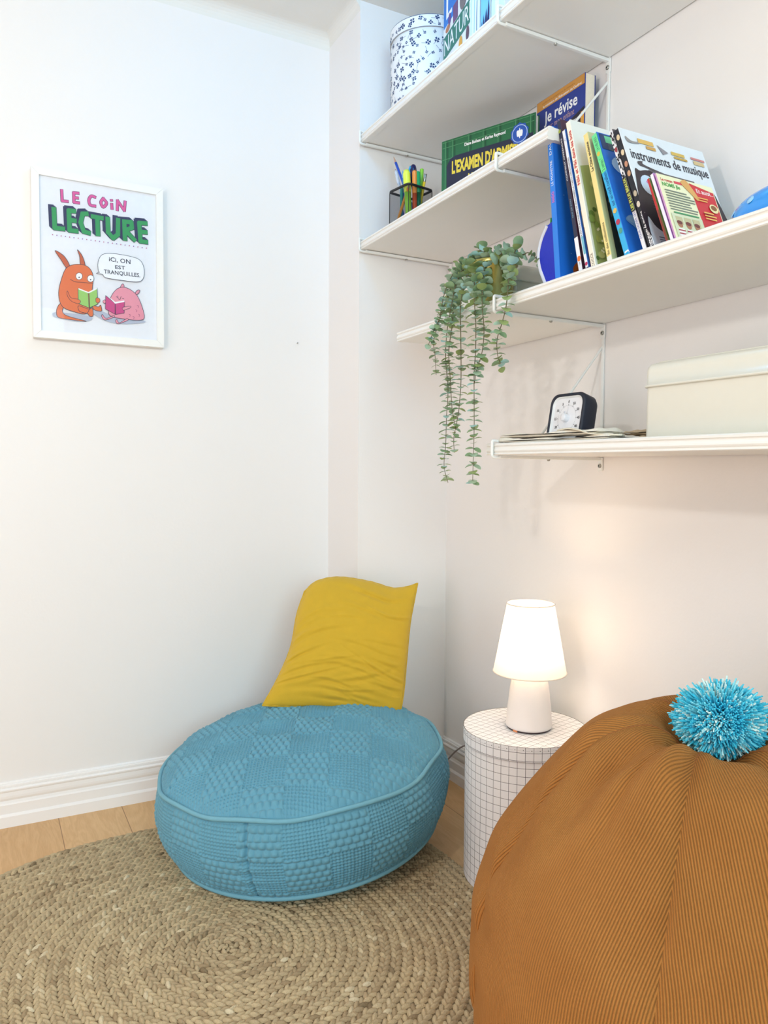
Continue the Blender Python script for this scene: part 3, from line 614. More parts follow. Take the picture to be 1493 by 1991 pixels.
# ------------------------------------------------------------------ top shelf: clover tin
t = thing('hat_box_tin', 'round white tin with a navy clover pattern and lid, on the top shelf', 'tin', (-0.165, -0.135, T1+0.001))
TR, TZ, THH = 0.110, T1+0.001, 0.262
tc_ = np.array((-0.165, -0.135, TZ))
M_TIN = mat('tin_white', (240, 243, 244), 0.3, noise=0.02); M_CLV = C(44, 70, 116)
def clovers(mb, rad, z0, z1, n, seed, m, cz):
    rs = np.random.default_rng(seed); placed = []
    def put(th, z): return tc_+np.array([rad*math.cos(th), rad*math.sin(th), z])
    tries = 0
    while len(placed) < n and tries < 6000:
        tries += 1
        th, z = rs.uniform(0, 2*PI), rs.uniform(z0, z1)
        if any((((th-a+PI) % (2*PI)-PI)*rad)**2+(z-b_)**2 < 0.0118**2 for a, b_ in placed): continue
        placed.append((th, z))
        sz = rs.choice([0.0045, 0.0066, 0.0078]); rot = rs.uniform(0, PI/2)
        for k in range(4):
            a0 = rot+k*PI/2
            pet = [(0.08, 0), (0.6, -0.38), (1.0, -0.34), (0.88, 0), (1.0, 0.34), (0.6, 0.38)]
            mb.poly([put(th+(q[0]*math.cos(a0)-q[1]*math.sin(a0))*sz/rad, z+(q[0]*math.sin(a0)+q[1]*math.cos(a0))*sz) for q in pet], m)
        if rs.random() < .75:
            d = rs.uniform(0, 2*PI); ln = rs.uniform(.012, .022); cv = rs.uniform(-.5, .5); P_ = []
            for k in range(7):
                q = k/6*ln; P_.append((th+q*math.cos(d+cv*k/6)/rad, z+q*math.sin(d+cv*k/6)))
            P_ = [x for x in P_ if z0-.004 < x[1] < z1+.004]
            for k in range(len(P_)-1):
                (a1, b1), (a2_, b2_) = P_[k], P_[k+1]; dd = np.array([(a2_-a1)*rad, b2_-b1]); dd /= np.linalg.norm(dd)+1e-9; nn = np.array([-dd[1], dd[0]])*0.0004
                mb.poly([put(a1+nn[0]/rad, b1+nn[1]), put(a1-nn[0]/rad, b1-nn[1]), put(a2_-nn[0]/rad, b2_-nn[1]), put(a2_+nn[0]/rad, b2_+nn[1])], m)
b = MB(); b.lathe([(0, 0), (TR-0.004, 0), (TR, 0.002), (TR, THH-0.008), (TR-0.002, THH-0.006), (0, THH-0.006)], tc_, M_TIN, 72); clovers(b, TR+0.0004, 0.008, THH-0.042, 330, 3, M_CLV, 0); b.build('body', t)
b = MB(); b.lathe([(TR+0.0012, THH-0.034), (TR+0.0025, THH-0.034), (TR+0.0028, THH-0.0325), (TR+0.0025, THH-0.031), (TR+0.0025, THH-0.004), (TR+0.003, THH-0.002), (TR+0.0022, THH), (TR, THH-0.001), (0, THH-0.001)], tc_, M_TIN, 72)
b.lathe([(TR+0.0029, THH-0.0345), (TR+0.0030, THH-0.0335)], tc_, M_CLV, 72); b.lathe([(TR+0.0031, THH-0.0022), (TR+0.0026, THH-0.0004)], tc_, M_CLV, 72)
clovers(b, TR+0.0029, THH-0.027, THH-0.009, 44, 5, M_CLV, 0); b.build('lid', t)

# ------------------------------------------------------------------ pen cup and pens
cs = 0.088; A_ = nrm((-0.17, 0.985, 0)); B_ = nrm((0.985, 0.17, 0)); cc = np.array([-0.246, -0.180, T2+0.001]); ch = 0.104
t = thing('pen_cup', 'square black wire mesh pen cup on the left of the second shelf', 'cup', cc)
b = MB(); wv_ = 0.00022
for sx in range(4):
    e0 = [A_, B_, -A_, -B_][sx]; e1 = [B_, -A_, -B_, A_][sx]
    base = cc+e0*cs/2
    n = 22
    for k in range(-n, n+1):                             # diagonal mesh wires, both ways
        for sg in (1, -1):
            # line x = k*step + sg*z within [-cs/2,cs/2]x[0,ch]
            st = cs/n; x0 = k*st*1.0-sg*ch/2
            lo, hi = 0.004, ch-0.004
            zz = [lo, hi]
            pa = x0+sg*lo; pb = x0+sg*hi
            za, zb_ = lo, hi
            if sg > 0: za = max(lo, (-cs/2-x0)); zb_ = min(hi, (cs/2-x0))
            else: za = max(lo, (x0-cs/2)); zb_ = min(hi, (x0+cs/2))
            if zb_-za < 0.002: continue
            p0 = base+e1*(x0+sg*za)+np.array([0, 0, za]); p1 = base+e1*(x0+sg*zb_)+np.array([0, 0, zb_])
            d = nrm(p1-p0); sd = np.cross(d, e0)*wv_
            b.add([p0-sd, p0+sd, p1+sd, p1-sd], [(0, 1, 2, 3)], M_BLACK)
b.build('mesh_wall', t)
b = MB(); cor = [cc+(A_*i+B_*j)*cs/2 for i, j in ((1, 1), (1, -1), (-1, -1), (-1, 1))]
P_ = [];
for i in range(4):
    q = cor[i]; ctr = cc
    for k in range(5):
        a0 = (1-k/4); p_ = q*1.0; prv = cor[i-1]; nx = cor[(i+1) % 4]; rr = .012
        P_.append(q+nrm(prv-q)*rr*a0**2+nrm(nx-q)*rr*(k/4)**2)
P_.append(P_[0]); P_ = np.array(P_)+np.array([0, 0, ch])
b.tube(P_, 0.0036, M_BLACK, 8, caps=False); b.build('rim', t)
b = MB(); b.obox(cc-A_*cs/2-B_*cs/2, A_*cs, B_*cs, (0, 0, .0025), M_BLACK)
for q in cor: b.tube([q+(cc-q)*.03, q+(cc-q)*.03+np.array([0, 0, ch])], 0.0011, M_BLACK, 6)
b.build('base', t)
def pen(name, label, top, low, r, parts, xt=-0.246, xl=-0.246, over=0.0):
    """top/low: pixels of the pen's axis; it is carried on down to the cup's floor"""
    P1 = at(730+top[0]/11.485, 290+top[1]/11.485, 0, xt); P0 = at(730+low[0]/11.485, 290+low[1]/11.485, 0, xl)
    d = P1-P0; zb_ = T2+0.004+r*0.6
    P0 = P0+d*((zb_-P0[2])/d[2])
    q = P0-cc; lim = cs/2-r-0.002                          # keep the foot inside the cup
    qa, qb = np.clip(q@A_, -lim, lim), np.clip(q@B_, -lim, lim); P0 = cc+A_*qa+B_*qb+np.array([0, 0, zb_-cc[2]])
    f = (cc[2]+ch-P0[2])/(P1[2]-P0[2]) if P1[2] > cc[2]+ch else 1.0      # and inside the rim
    R_ = P0+(P1-P0)*f-cc; ra, rb = np.clip(R_@A_, -lim+.003, lim-.003), np.clip(R_@B_, -lim+.003, lim-.003)
    Rm = cc+A_*ra+B_*rb+np.array([0, 0, R_[2]]); P1 = P0+(Rm-P0)/f
    ln = np.linalg.norm(P1-P0); d = (P1-P0)/ln
    t = thing(name, label, name.split('_')[-1], P0, 'pens in the mesh cup')
    a = nrm(np.cross(d, (1, 0, .2))); c = np.cross(d, a)
    for pn, prof, m, ns in parts:
        b = MB(); b.lathe([(q[0]*r, q[1]*ln) for q in prof], P0, m, ns, axis=(a, c, d), smooth=ns > 8); b.build(pn, t)
    return t
M_CLR = mat('clear_plastic', (214, 220, 232), 0.15, noise=0.05)
pen('ballpoint_pen', 'clear pen with a reddish tip, leftmost in the mesh cup', (275, 560), (560, 1260), .0042, [('barrel', [(0, 0), (1, 0), (1, .8), (0, .8)], M_CLR, 12), ('cap', [(1.1, .74), (1.15, .95), (.6, 1), (0, 1)], mat('clear_cap', (206, 214, 228), .12), 12), ('end_plug', [(.5, .998), (.5, 1.01), (0, 1.01)], C(150, 60, 90), 8)], xt=-.262, xl=-.262)
pen('ballpoint_pen', 'light blue pen with a pointed tip, left of the blue pencil', (448, 555), (380, 1480), .0046, [('barrel', [(0, 0), (1, 0), (1, .88), (0, .88)], C(40, 130, 190, .3), 12), ('tip', [(1, .88), (.85, .91), (.25, .995), (0, 1)], C(120, 170, 205, .3), 12)], xt=-.262)
pen('pencil', 'bright blue sharpened pencil, the tallest in the mesh cup', (400, 165), (740, 1080), .0040, [('shaft', [(0, 0), (1, 0), (1, .90), (.95, .905)], C(28, 84, 210, .35), 6), ('wood_tip', [(.97, .90), (.3, .985)], C(214, 178, 160), 10), ('lead', [(.3, .985), (0, 1)], C(60, 60, 64), 8)], xt=-.228, xl=-.235)
pen('highlighter_pen', 'fat pale yellow-green highlighter with a rounded cap, middle of the mesh cup', (690, 470), (900, 1240), .0105, [('barrel', [(0, 0), (.85, 0), (.9, .55), (0, .55)], C(150, 214, 60, .35), 16), ('cap', [(.9, .55), (1, .56), (1, .93), (.7, .99), (0, 1)], C(232, 246, 84, .35), 16)], xt=-.27, xl=-.27)
pen('felt_pen', 'cyan capped pen between the yellow highlighter and the navy marker', (752, 400), (700, 1250), .0052, [('barrel', [(0, 0), (1, 0), (1, .7), (0, .7)], C(20, 120, 200, .3), 12), ('cap', [(1.1, .68), (1.1, .96), (.7, 1), (0, 1)], C(30, 168, 224, .25), 12)], xt=-.228, xl=-.235)
pen('marker_pen', 'navy marker with a big glossy rounded cap, behind the yellow highlighter', (842, 345), (880, 1000), .0088, [('barrel', [(0, 0), (.85, 0), (.85, .6), (0, .6)], C(190, 200, 214, .3), 16), ('cap', [(.9, .58), (1, .6), (1, .92), (.85, .97), (.5, .995), (0, 1)], C(26, 30, 84, .15), 16), ('clip', [(1.25, .62), (1.3, .9), (1.0, .93)], C(20, 24, 70, .15), 4)], xt=-.24, xl=-.24)
pen('felt_pen', 'orange felt pen with a dark end, right of the navy marker', (965, 430), (980, 1150), .0066, [('barrel', [(0, 0), (1, 0), (1, .55), (0, .55)], C(206, 80, 40, .35), 14), ('cap', [(1, .55), (1.05, .57), (1, .97), (.85, .985)], C(240, 150, 66, .35), 14), ('end_plug', [(.85, .985), (.8, 1), (0, 1)], C(90, 34, 34), 14)], xt=-.25, xl=-.25)
pen('felt_pen', 'lime green felt pen mostly hidden behind the green marker', (1035, 425), (1010, 1100), .0055, [('barrel', [(0, 0), (1, 0), (1, .6), (0, .6)], C(120, 180, 50, .35), 14), ('cap', [(1, .6), (1.05, .62), (1, .98), (0, 1)], C(150, 220, 70, .35), 14)], xt=-.222, xl=-.222)
pen('marker_pen', 'green marker with a ribbed shiny cap, right side of the mesh cup', (1130, 400), (1060, 1000), .0088, [('barrel', [(0, 0), (.9, 0), (.9, .6), (0, .6)], C(16, 110, 70, .35), 16), ('cap', [(.92, .58), (1, .6), (1.08, .96), (1, .985), (0, 1)], C(34, 168, 104, .2), 10)], xt=-.236, xl=-.236)
pen('pencil', 'yellow pencil with a bare metal ferrule, rightmost in the mesh cup', (1225, 500), (1060, 1160), .0038, [('shaft', [(0, 0), (1, 0), (1, .86), (0, .86)], C(240, 206, 40, .35), 6), ('ferrule', [(1.02, .86), (1.02, 1.0), (.7, 1.0), (.7, .9)], M_STEEL, 12)], xt=-.222, xl=-.222)
pen('pencil', 'orange-brown pencil crossing the cup just inside the front mesh', (718, 760), (420, 1540), .0040, [('shaft', [(0, 0), (1, 0), (1, .92), (.95, .925)], C(222, 146, 40, .35), 6), ('wood_tip', [(.97, .92), (.15, 1)], C(214, 178, 150), 10)], xt=-.282, xl=-.282)
pen('felt_pen', 'teal pen leaning inside the left of the mesh cup', (585, 830), (380, 1500), .0045, [('barrel', [(0, 0), (1, 0), (1, .95), (.5, 1), (0, 1)], C(20, 160, 150, .35), 12)], xt=-.268, xl=-.268)
pen('felt_pen', 'royal blue pen standing upright inside the mesh cup', (640, 900), (620, 1400), .0055, [('barrel', [(0, 0), (1, 0), (1, .95), (.5, 1), (0, 1)], C(26, 86, 206, .35), 12)], xt=-.255, xl=-.255)

# ------------------------------------------------------------------ cream tins
def cream_tin(label, x0, x1, y0, y1, zb, h, rim):
    t = thing('storage_tin', label, 'tin', ((x0+x1)/2, (y0+y1)/2, zb), 'cream metal tins')
    M = mat('cream_enamel', (224, 223, 211), 0.28, noise=0.015, coat=.3)
    def rr(x0, x1, y0, y1, r, z): return [(x, y, z) for cx, cy, a0 in ((x1-r, y1-r, 0), (x0+r, y1-r, PI/2), (x0+r, y0+r, PI), (x1-r, y0+r, 1.5*PI)) for x, y in [(cx+r*math.cos(a0+k*PI/10), cy+r*math.sin(a0+k*PI/10)) for k in range(6)]]
    def stack(b, rings):
        G = np.array([np.array(rr(x0-o, x1+o, y0-o, y1+o, max(.004, .014+o), zb+z)) for o, z in rings]); b.grid(G.transpose(1, 0, 2), M, True, closed_u=True)
        b.poly(G[-1].tolist(), M)
    b = MB(); stack(b, [(-.002, 0), (0, .002), (0, rim+.004)]); b.build('body', t)
    b = MB(); stack(b, [(.0, rim-.0035), (.0035, rim-.0045), (.005, rim-.002), (.0035, rim+.0005), (.0015, rim+.001), (.0015, h-.016), (-.0005, h-.008), (-.0055, h-.0025), (-.0125, h)])
    stack(b, [(-.016, h-.0002), (-.0165, h+.0022), (-.019, h+.003)]); b.build('lid', t)
    return t
cream_tin('cream metal tin lying behind the trailing plant pot', -0.190, -0.045, -0.595, -0.262, T3+.001, 0.122, 0.084)
tin4 = cream_tin('large cream metal tin with lid at the right end of the lowest shelf', -0.272, -0.06, -1.50, -1.088, T4+.001, 0.136, 0.096)

# ------------------------------------------------------------------ timer, folded cloths
t = thing('visual_timer', 'dark navy square countdown timer with white dial on the lowest shelf', 'timer', (-0.20, -0.838, T4+.001)); timer = t
ta = math.radians(9); Ut = np.array([math.sin(ta), 0, math.cos(ta)]); Rt_ = np.array([0, -1, 0.0]); Nt = np.cross(Rt_, Ut)   # facing the room
Nt = Nt if Nt[0] < 0 else -Nt
W_ = 0.110; O_ = np.array([-0.232, -0.766, T4+.0015])+np.array([0, 0, 0])
M_NV = mat('navy_silicone', (28, 34, 52), 0.55, noise=0.05)
def rrect(w, h, r, n=7): return [(x, y) for cx, cy, a0 in ((w-r, h-r, 0), (r, h-r, PI/2), (r, r, PI), (w-r, r, 1.5*PI)) for x, y in [(cx+r*math.cos(a0+k*PI/2/(n-1)), cy+r*math.sin(a0+k*PI/2/(n-1))) for k in range(n)]]
def pT(u, v, d): return O_+Rt_*u+Ut*v+Nt*d
b = MB(); out = rrect(W_, W_, .022); dep = -0.040
ins = [(x, y) for x, y in [(W_/2+(q[0]-W_/2)*.88, W_/2+(q[1]-W_/2)*.88) for q in out]]
rows = [[pT(*q, dep) for q in [(W_/2+(p_[0]-W_/2)*.93, W_*.47+(p_[1]-W_/2)*.9) for p_ in out]], [pT(*q, dep+.006) for q in [(W_/2+(p_[0]-W_/2)*.99, W_*.48+(p_[1]-W_/2)*.96) for p_ in out]], [pT(*q, -0.004) for q in out], [pT(*q, 0) for q in [(W_/2+(p_[0]-W_/2)*.97, W_/2+(p_[1]-W_/2)*.97) for p_ in out]], [pT(*q, 0) for q in ins], [pT(*q, -.006) for q in ins]]
G = np.array(rows); G[:, :, 2] = np.maximum(G[:, :, 2], T4+.001)
b.grid(G.transpose(1, 0, 2), M_NV, True, closed_u=True); b.poly(G[0][::-1].tolist(), M_NV); b.build('case', t)
b = MB(); i2 = [(W_/2+(q[0]-W_/2)*.87, W_/2+(q[1]-W_/2)*.87) for q in out]; i3 = [(W_/2+(q[0]-W_/2)*.80, W_/2+(q[1]-W_/2)*.80) for q in out]
b.grid(np.array([[pT(*q, -.002) for q in i2], [pT(*q, -.0035) for q in [(W_/2+(q[0]-W_/2)*.82, W_/2+(q[1]-W_/2)*.82) for q in out]], [pT(*q, -.0055) for q in i3]]).transpose(1, 0, 2), C(226, 230, 232), True, closed_u=True)
b.poly([pT(*q, -.0055) for q in i3], C(236, 238, 244))
for k in range(60):
    a = PI/2+k*2*PI/60; c0 = np.array([W_/2+.0, W_/2]); dr = np.array([math.cos(a), math.sin(a)]); nn = np.array([-dr[1], dr[0]])*(.0005 if k % 5 == 0 else .00025)
    p0, p1 = c0+dr*.0275, c0+dr*(.031 if k % 5 == 0 else .0288)
    b.poly([pT(*(p0-nn), -.005), pT(*(p1-nn), -.005), pT(*(p1+nn), -.005), pT(*(p0+nn), -.005)], BK)
    if k % 5 == 0:
        st_ = str(k); cpt = c0+dr*.0365
        text(b, st_, pT(cpt[0], cpt[1]-.0028, -.005), Rt_, Ut, BK, height=.0058, bold=.02, center=True)
b.poly([pT(W_/2-.0003, W_/2, -.0048), pT(W_/2+.0003, W_/2, -.0048), pT(W_/2+.0003, W_/2+.025, -.0048), pT(W_/2-.0003, W_/2+.025, -.0048)], C(200, 202, 210)); b.build('dial', t)
b = MB(); b.lathe([(0.0085, -.0055), (.0085, .006), (.0072, .0078), (0, .008)], pT(W_/2, W_/2, 0), C(232, 234, 240), 24, axis=(Rt_, Ut, Nt))
b.obox(pT(W_/2-.0018, W_/2+.006, .003), Rt_*.0036, Ut*.007, Nt*.002, C(210, 212, 220)); b.build('knob', t)

def cloth_slab(name, x0, x1, y0, y1, z0, th, seed, m, parent, droop=.0, layers=2, tilt=0.0):
    rs = np.random.default_rng(seed); b = MB(); ph = rs.uniform(0, 6, 6); nx, ny = 26, 50
    gx, gy = np.meshgrid(np.linspace(0, 1, nx), np.linspace(0, 1, ny), indexing='ij')
    X_ = x0+(x1-x0)*gx+.004*np.sin(gy*9+ph[0])*(gx < .5); Y_ = y0+(y1-y0)*gy+.003*np.sin(gx*7+ph[1])
    wob = .0022*np.sin(gy*14+ph[2]+gx*3)+.0016*np.sin(gx*11+gy*6+ph[3])+.002*np.sin(gy*5+ph[4])
    edge = np.minimum(np.minimum(gx, 1-gx)*(x1-x0), np.minimum(gy, 1-gy)*abs(y1-y0)); rd = np.clip(edge/.004, 0, 1)**.5
    top = z0+th*(.5+.5*rd)+wob*rd+.0025+tilt*(1-gy); low = z0+th*(.5-.5*rd)+np.clip(wob*.5, 0, 1)+.0004+tilt*(1-gy)*.6
    b.grid(np.stack([X_, Y_, top], -1), m, flip=(y1 < y0)); b.grid(np.stack([X_, Y_, low], -1), m, flip=not (y1 < y0))
    return b.build(name, parent)
M_CTN = mat('cream_cotton', (233, 226, 210), 0.85, noise=0.05, nscale=180, bump=0.4, bscale=700, sheen=.2); M_LIN = mat('beige_linen', (196, 178, 150), 0.85, noise=0.08, nscale=200, bump=0.4, bscale=700)
t = thing('folded_tote_bag', 'flat folded cream cotton bag lying in front of the timer', 'bag', (-0.28, -0.87, T4)); fold = t
cloth_slab('lower_fold', -.312, -.232, -.694, -1.045, T4+.0006, .006, 1, M_CTN, t)
cloth_slab('upper_fold', -.309, -.236, -.700, -1.015, T4+.0115, .006, 2, M_CTN, t, tilt=.002)
b = MB(); pts = smooth_open([(-.300, -.885, T4+.024), (-.306, -.925, T4+.026), (-.313, -.965, T4+.021), (-.316, -1.0, T4+.013), (-.310, -1.04, T4+.010), (-.295, -1.06, T4+.009)], 6)
G = np.array([[q+np.array([0, 0, 0.0]), q+np.array([.012, .012, .002]), q+np.array([.024, .016, 0.0])] for q in pts]); b.grid(G, mat('cream_webbing', (226, 220, 200), .8, bump=.4), True)
ob = b.build('strap', t); sm = ob.modifiers.new('thick', 'SOLIDIFY'); sm.thickness = .0022
t = thing('folded_cloth', 'small folded beige linen cloth between the cream bag and the cream tin', 'cloth', (-.2, -1.03, T4)); fold2 = t
cloth_slab('lower_fold', -.225, -.105, -.985, -1.078, T4+.0006, .006, 4, M_LIN, t)
cloth_slab('upper_fold', -.222, -.108, -.99, -1.075, T4+.0112, .006, 5, M_LIN, t)
# the lowest board sags a little to the right: it and what it carries share the tilt
TL4 = math.radians(0.55)
def sag(o):
    m = Matrix.Translation((0, YB, Z4)) @ Matrix.Rotation(TL4, 4, 'X') @ Matrix.Translation((0, -YB, -Z4))
    o.matrix_world = m @ Matrix.Translation(o.location)
for o in (s4, tin4, timer, fold, fold2): sag(o)

# ------------------------------------------------------------------ blue plastic object at the right end of the plant shelf
t = thing('plastic_case', 'bright blue rounded plastic case with pale dots, right end of the plant shelf', 'case', (-.262, -1.375, T3))
b = MB(); nu, nv = 48, 18
G = np.zeros((nu, nv, 3))
for i in range(nu):
    a = 2*PI*i/nu
    for j in range(nv):
        f = j/(nv-1)*PI/2*1.0; rr = math.cos(f)**.55; z = .012+.034*math.sin(f)**1.0
        G[i, j] = (-.262+.050*rr*math.cos(a), -1.375+.112*rr*math.sin(a), T3+.001+z)
base = G[:, :1].copy(); base[:, :, 2] = T3+.001; base2 = base.copy(); base2[:, :, :2] = (base2[:, :, :2]-np.array([-.262, -1.375]))*.9+np.array([-.262, -1.375])
b.grid(np.concatenate([base2, base+np.array([0, 0, .004]), G], 1), mat('blue_gloss', (36, 150, 240), .18, noise=.02, coat=.5), True, closed_u=True); b.build('shell', t)
for a, f in ((3.9, .25), (4.6, .5), (2.6, .4), (2.0, .25), (3.2, .75)):
    b = MB(); c0 = np.array([-.262+.0505*math.cos(f)**.55*math.cos(a), -1.375+.1125*math.cos(f)**.55*math.sin(a), T3+.0015+.012+.034*math.sin(f)])
    n_ = nrm((math.cos(a)*math.cos(f)/.05*.05, math.sin(a)*math.cos(f)*.45, math.sin(f)*1.3)); u_ = nrm(np.cross(n_, (0, 0, 1))); v_ = np.cross(n_, u_)
    b.lathe([(.0065, -.001), (.006, .0004), (0, .0008)], c0, C(150, 206, 250, .3), 16, axis=(u_, -v_, n_)); b.build('pale_dot', t)

# ------------------------------------------------------------------ trailing plant in a brass pot
pc = np.array([-0.258, -0.600, T3+.001])
t = thing('trailing_plant', 'trailing eucalyptus plant in a brass pot, vines hanging over the shelf edge', 'plant', pc)
M_BRASS = mat('brass_pot', (172, 168, 104), 0.25, 0.9, noise=0.12, nscale=25)
b = MB(); b.lathe([(0, 0), (.041, 0), (.043, .002), (.0545, .096), (.0565, .099), (.0585, .101), (.0585, .108), (.057, .110), (.0545, .108), (.052, .10), (.042, .02), (0, .02)], pc, M_BRASS, 56); pot = b.build('pot', t)
b = MB(); b.lathe([(.0525, .098), (.03, .101), (0, .102)], pc, mat('dark_moss', (62, 60, 40), .95, noise=.3, nscale=120, bump=.6), 32); b.build('soil', pot)
LEAF = [mat('leaf_green', (144, 172, 130), .55, noise=.16, nscale=90), mat('leaf_grey_green', (170, 194, 166), .55, noise=.12, nscale=90), mat('leaf_pale_blue', (172, 212, 206), .55, noise=.1, nscale=90), mat('leaf_olive', (156, 174, 110), .55, noise=.14, nscale=90)]
M_STEM = mat('stem_brown', (112, 104, 76), .7, noise=.15)
def leaf(b, p, ax, up, L_, W2, m, cup=.18):
    """round leaf attached at p, growing along ax, its face towards up"""
    ax = nrm(ax); up = nrm(up-np.dot(up, ax)*ax); sd = np.cross(up, ax); n = 12; k0 = len(b.v)
    ring = []; mid = []
    for i in range(n):
        a = 2*PI*i/n; u = .5-.5*math.cos(a); w = math.sin(a)*(1 if u < .5 else (1-.12*(u-.5)))
        ring.append(p+ax*L_*(.06+u*.94)+sd*W2*w+up*(cup*W2*abs(w)**1.5-L_*.16*(u-.3)**2))
    for i in range(n):
        a = 2*PI*i/n; u = .5-.5*math.cos(a); w = math.sin(a)*.5
        mid.append(p+ax*L_*(.1+.45*.5+(.06+u*.94-.32)*.5+.0)+sd*W2*w+up*(cup*W2*.3*abs(w)-.0002))
    c = p+ax*L_*.52-up*.0003
    V = [p]+ring+mid+[c]; F_ = []
    for i in range(n):
        j = (i+1) % n; F_.append((1+i, 1+j, 1+n+j, 1+n+i)); F_.append((1+n+i, 1+n+j, 1+2*n))
    F_.append((0, 1, 2)); F_.append((0, n, 1))
    b.add(V, F_, m, True)
def vine(pts, r_leaf, seed, x0=-.285, x1=-.345, dens=.0125, start=None, big_top=False):
    rs = np.random.default_rng(seed)
    W3 = []
    for i, (px, py) in enumerate(pts):
        f = min(1, i/2.0); xx = x0+(x1-x0)*f
        W3.append(at(740+px/3.2457, 450+py/3.2457, 0, xx))
    if start is not None: W3 = [np.array(start)]+W3
    Q = smooth_open(W3, 10)
    st = MB(); st.tube(Q, np.linspace(.0015, .0007, len(Q)), M_STEM, 6); so = st.build('trailing_stem', t)
    seg = np.linalg.norm(np.diff(Q, axis=0), axis=1); S = np.concatenate([[0], np.cumsum(seg)]); lb = MB(); s_ = .012; k = 0
    while s_ < S[-1]:
        i = min(np.searchsorted(S, s_), len(Q)-1); p_ = Q[i]; d = nrm(Q[min(i+1, len(Q)-1)]-Q[max(i-1, 0)]); fr = s_/S[-1]
        a0 = rs.uniform(0, .5)+(k % 2)*PI/2+rs.uniform(-.25, .25)
        u_ = nrm(np.cross(d, (0.3, .9, .2))); v_ = np.cross(d, u_)
        sz = 1.22*r_leaf*(1.0-.22*fr)*rs.uniform(.8, 1.15)
        if big_top and fr < .4: sz *= 1.12
        for sg in (1, -1):
            out = sg*(math.cos(a0)*u_+math.sin(a0)*v_); lift = rs.uniform(-.1, .75)
            ax = nrm(out+d*(-.1+lift*.5)+np.array([0, 0, rs.uniform(-.25, .1)]))
            upv = -d*1.0+out*rs.uniform(-.1, .5)+np.array([-.35 if big_top else -.1, -.15, 0])*rs.uniform(0, 1.6)
            leaf(lb, p_, ax, upv, sz*2, sz*.98, LEAF[rs.choice(4, p=[.36, .30, .14, .20])], cup=rs.uniform(.1, .3))
        s_ += .86*dens*rs.uniform(.8, 1.25)*(1.15-.2*fr); k += 1
    lb.build('leaves', so)
top = pc+np.array([0, 0, .106])
V_ = lambda dx, dy, dz=0.0: top+np.array([dx, dy, dz])
vine([(520, 190), (455, 270), (400, 400), (370, 560), (335, 690), (345, 800), (350, 905)], .0080, 1, start=V_(-.02, .045))
vine([(560, 190), (490, 290), (450, 450), (420, 620), (410, 800), (425, 1000), (415, 1180), (410, 1350), (400, 1480), (425, 1585)], .0092, 2, start=V_(-.03, .04))
vine([(610, 190), (540, 290), (505, 450), (505, 650), (507, 830), (505, 980), (490, 1150), (462, 1300), (465, 1395)], .0092, 3, start=V_(-.035, .03))
vine([(640, 100), (600, 230), (592, 420), (600, 600), (598, 760), (590, 900), (590, 1100), (590, 1250), (585, 1400), (580, 1588)], .0098, 4, start=V_(-.03, .02), big_top=True)
vine([(665, 120), (650, 260), (640, 450), (652, 620), (640, 760), (605, 880), (592, 960)], .0098, 5, start=V_(-.04, .01), big_top=True)
vine([(845, 100), (822, 200), (805, 340), (792, 470), (765, 580), (735, 680), (738, 780), (765, 855)], .0098, 6, x1=-.338, start=V_(-.03, -.03), big_top=True)
vine([(520, 230), (470, 400), (450, 600), (430, 760), (440, 940), (450, 1110), (472, 1240)], .0090, 8, x1=-.35, start=V_(-.025, .04))
vine([(885, 150), (930, 134), (970, 158), (1000, 205)], .0088, 7, x0=-.28, x1=-.27, dens=.017, start=V_(-.02, -.04))
vine([(510, 260), (430, 390), (385, 520), (330, 640), (300, 720)], .0080, 9, x1=-.352, start=V_(-.02, .045))
vine([(720, 125), (740, 120), (755, 130)], .007, 10, x0=-.25, x1=-.25, dens=.009, start=V_(0, 0))

# ------------------------------------------------------------------ braided jute rug (a slightly squared round)
RC = np.array([-0.905, -0.600]); RR = 0.652; ZR = 0.0035
M_JUTE = bpy.data.materials.new('jute_braid'); M_JUTE.use_nodes = True; nt, b_ = nodes_of(M_JUTE)
at_ = nt.nodes.new('ShaderNodeAttribute'); at_.attribute_name = 'va'; cr = nt.nodes.new('ShaderNodeValToRGB')
e = cr.color_ramp.elements; e[0].position = 0; e[0].color = (*lin((148, 128, 98)), 1); e[1].position = 1; e[1].color = (*lin((236, 220, 186)), 1)
for ps, c in ((.12, (176, 152, 118)), (.55, (206, 184, 147)), (.8, (216, 193, 153))): x = cr.color_ramp.elements.new(ps); x.color = (*lin(c), 1)
nt.links.new(at_.outputs['Fac'], cr.inputs[0])
tc = nt.nodes.new('ShaderNodeTexCoord'); nz = nt.nodes.new('ShaderNodeTexNoise'); nz.inputs['Scale'].default_value = 420; nt.links.new(tc.outputs['Object'], nz.inputs['Vector'])
mx = nt.nodes.new('ShaderNodeMix'); mx.data_type = 'RGBA'; mx.blend_type = 'MULTIPLY'; mx.inputs[0].default_value = .35; nt.links.new(cr.outputs[0], mx.inputs[6]); nt.links.new(nz.outputs['Fac'], mx.inputs[7]); nt.links.new(mx.outputs[2], b_.inputs['Base Color'])
bp = nt.nodes.new('ShaderNodeBump'); bp.inputs['Strength'].default_value = .7; bp.inputs['Distance'].default_value = .002; nt.links.new(nz.outputs['Fac'], bp.inputs['Height']); nt.links.new(bp.outputs['Normal'], b_.inputs['Normal']); b_.inputs['Roughness'].default_value = .8; b_.inputs['Specular IOR Level'].default_value = .25
def squash(th): return 1+.052*np.cos(4*(th-math.radians(135)))
b = MB(); ths = np.linspace(0, 2*PI, 97)[:-1]
ring = np.stack([RC[0]+RR*.985*squash(ths)*np.cos(ths), RC[1]+RR*.985*squash(ths)*np.sin(ths), np.full(96, .0005)], 1); r2 = ring.copy(); r2[:, 2] = .0045
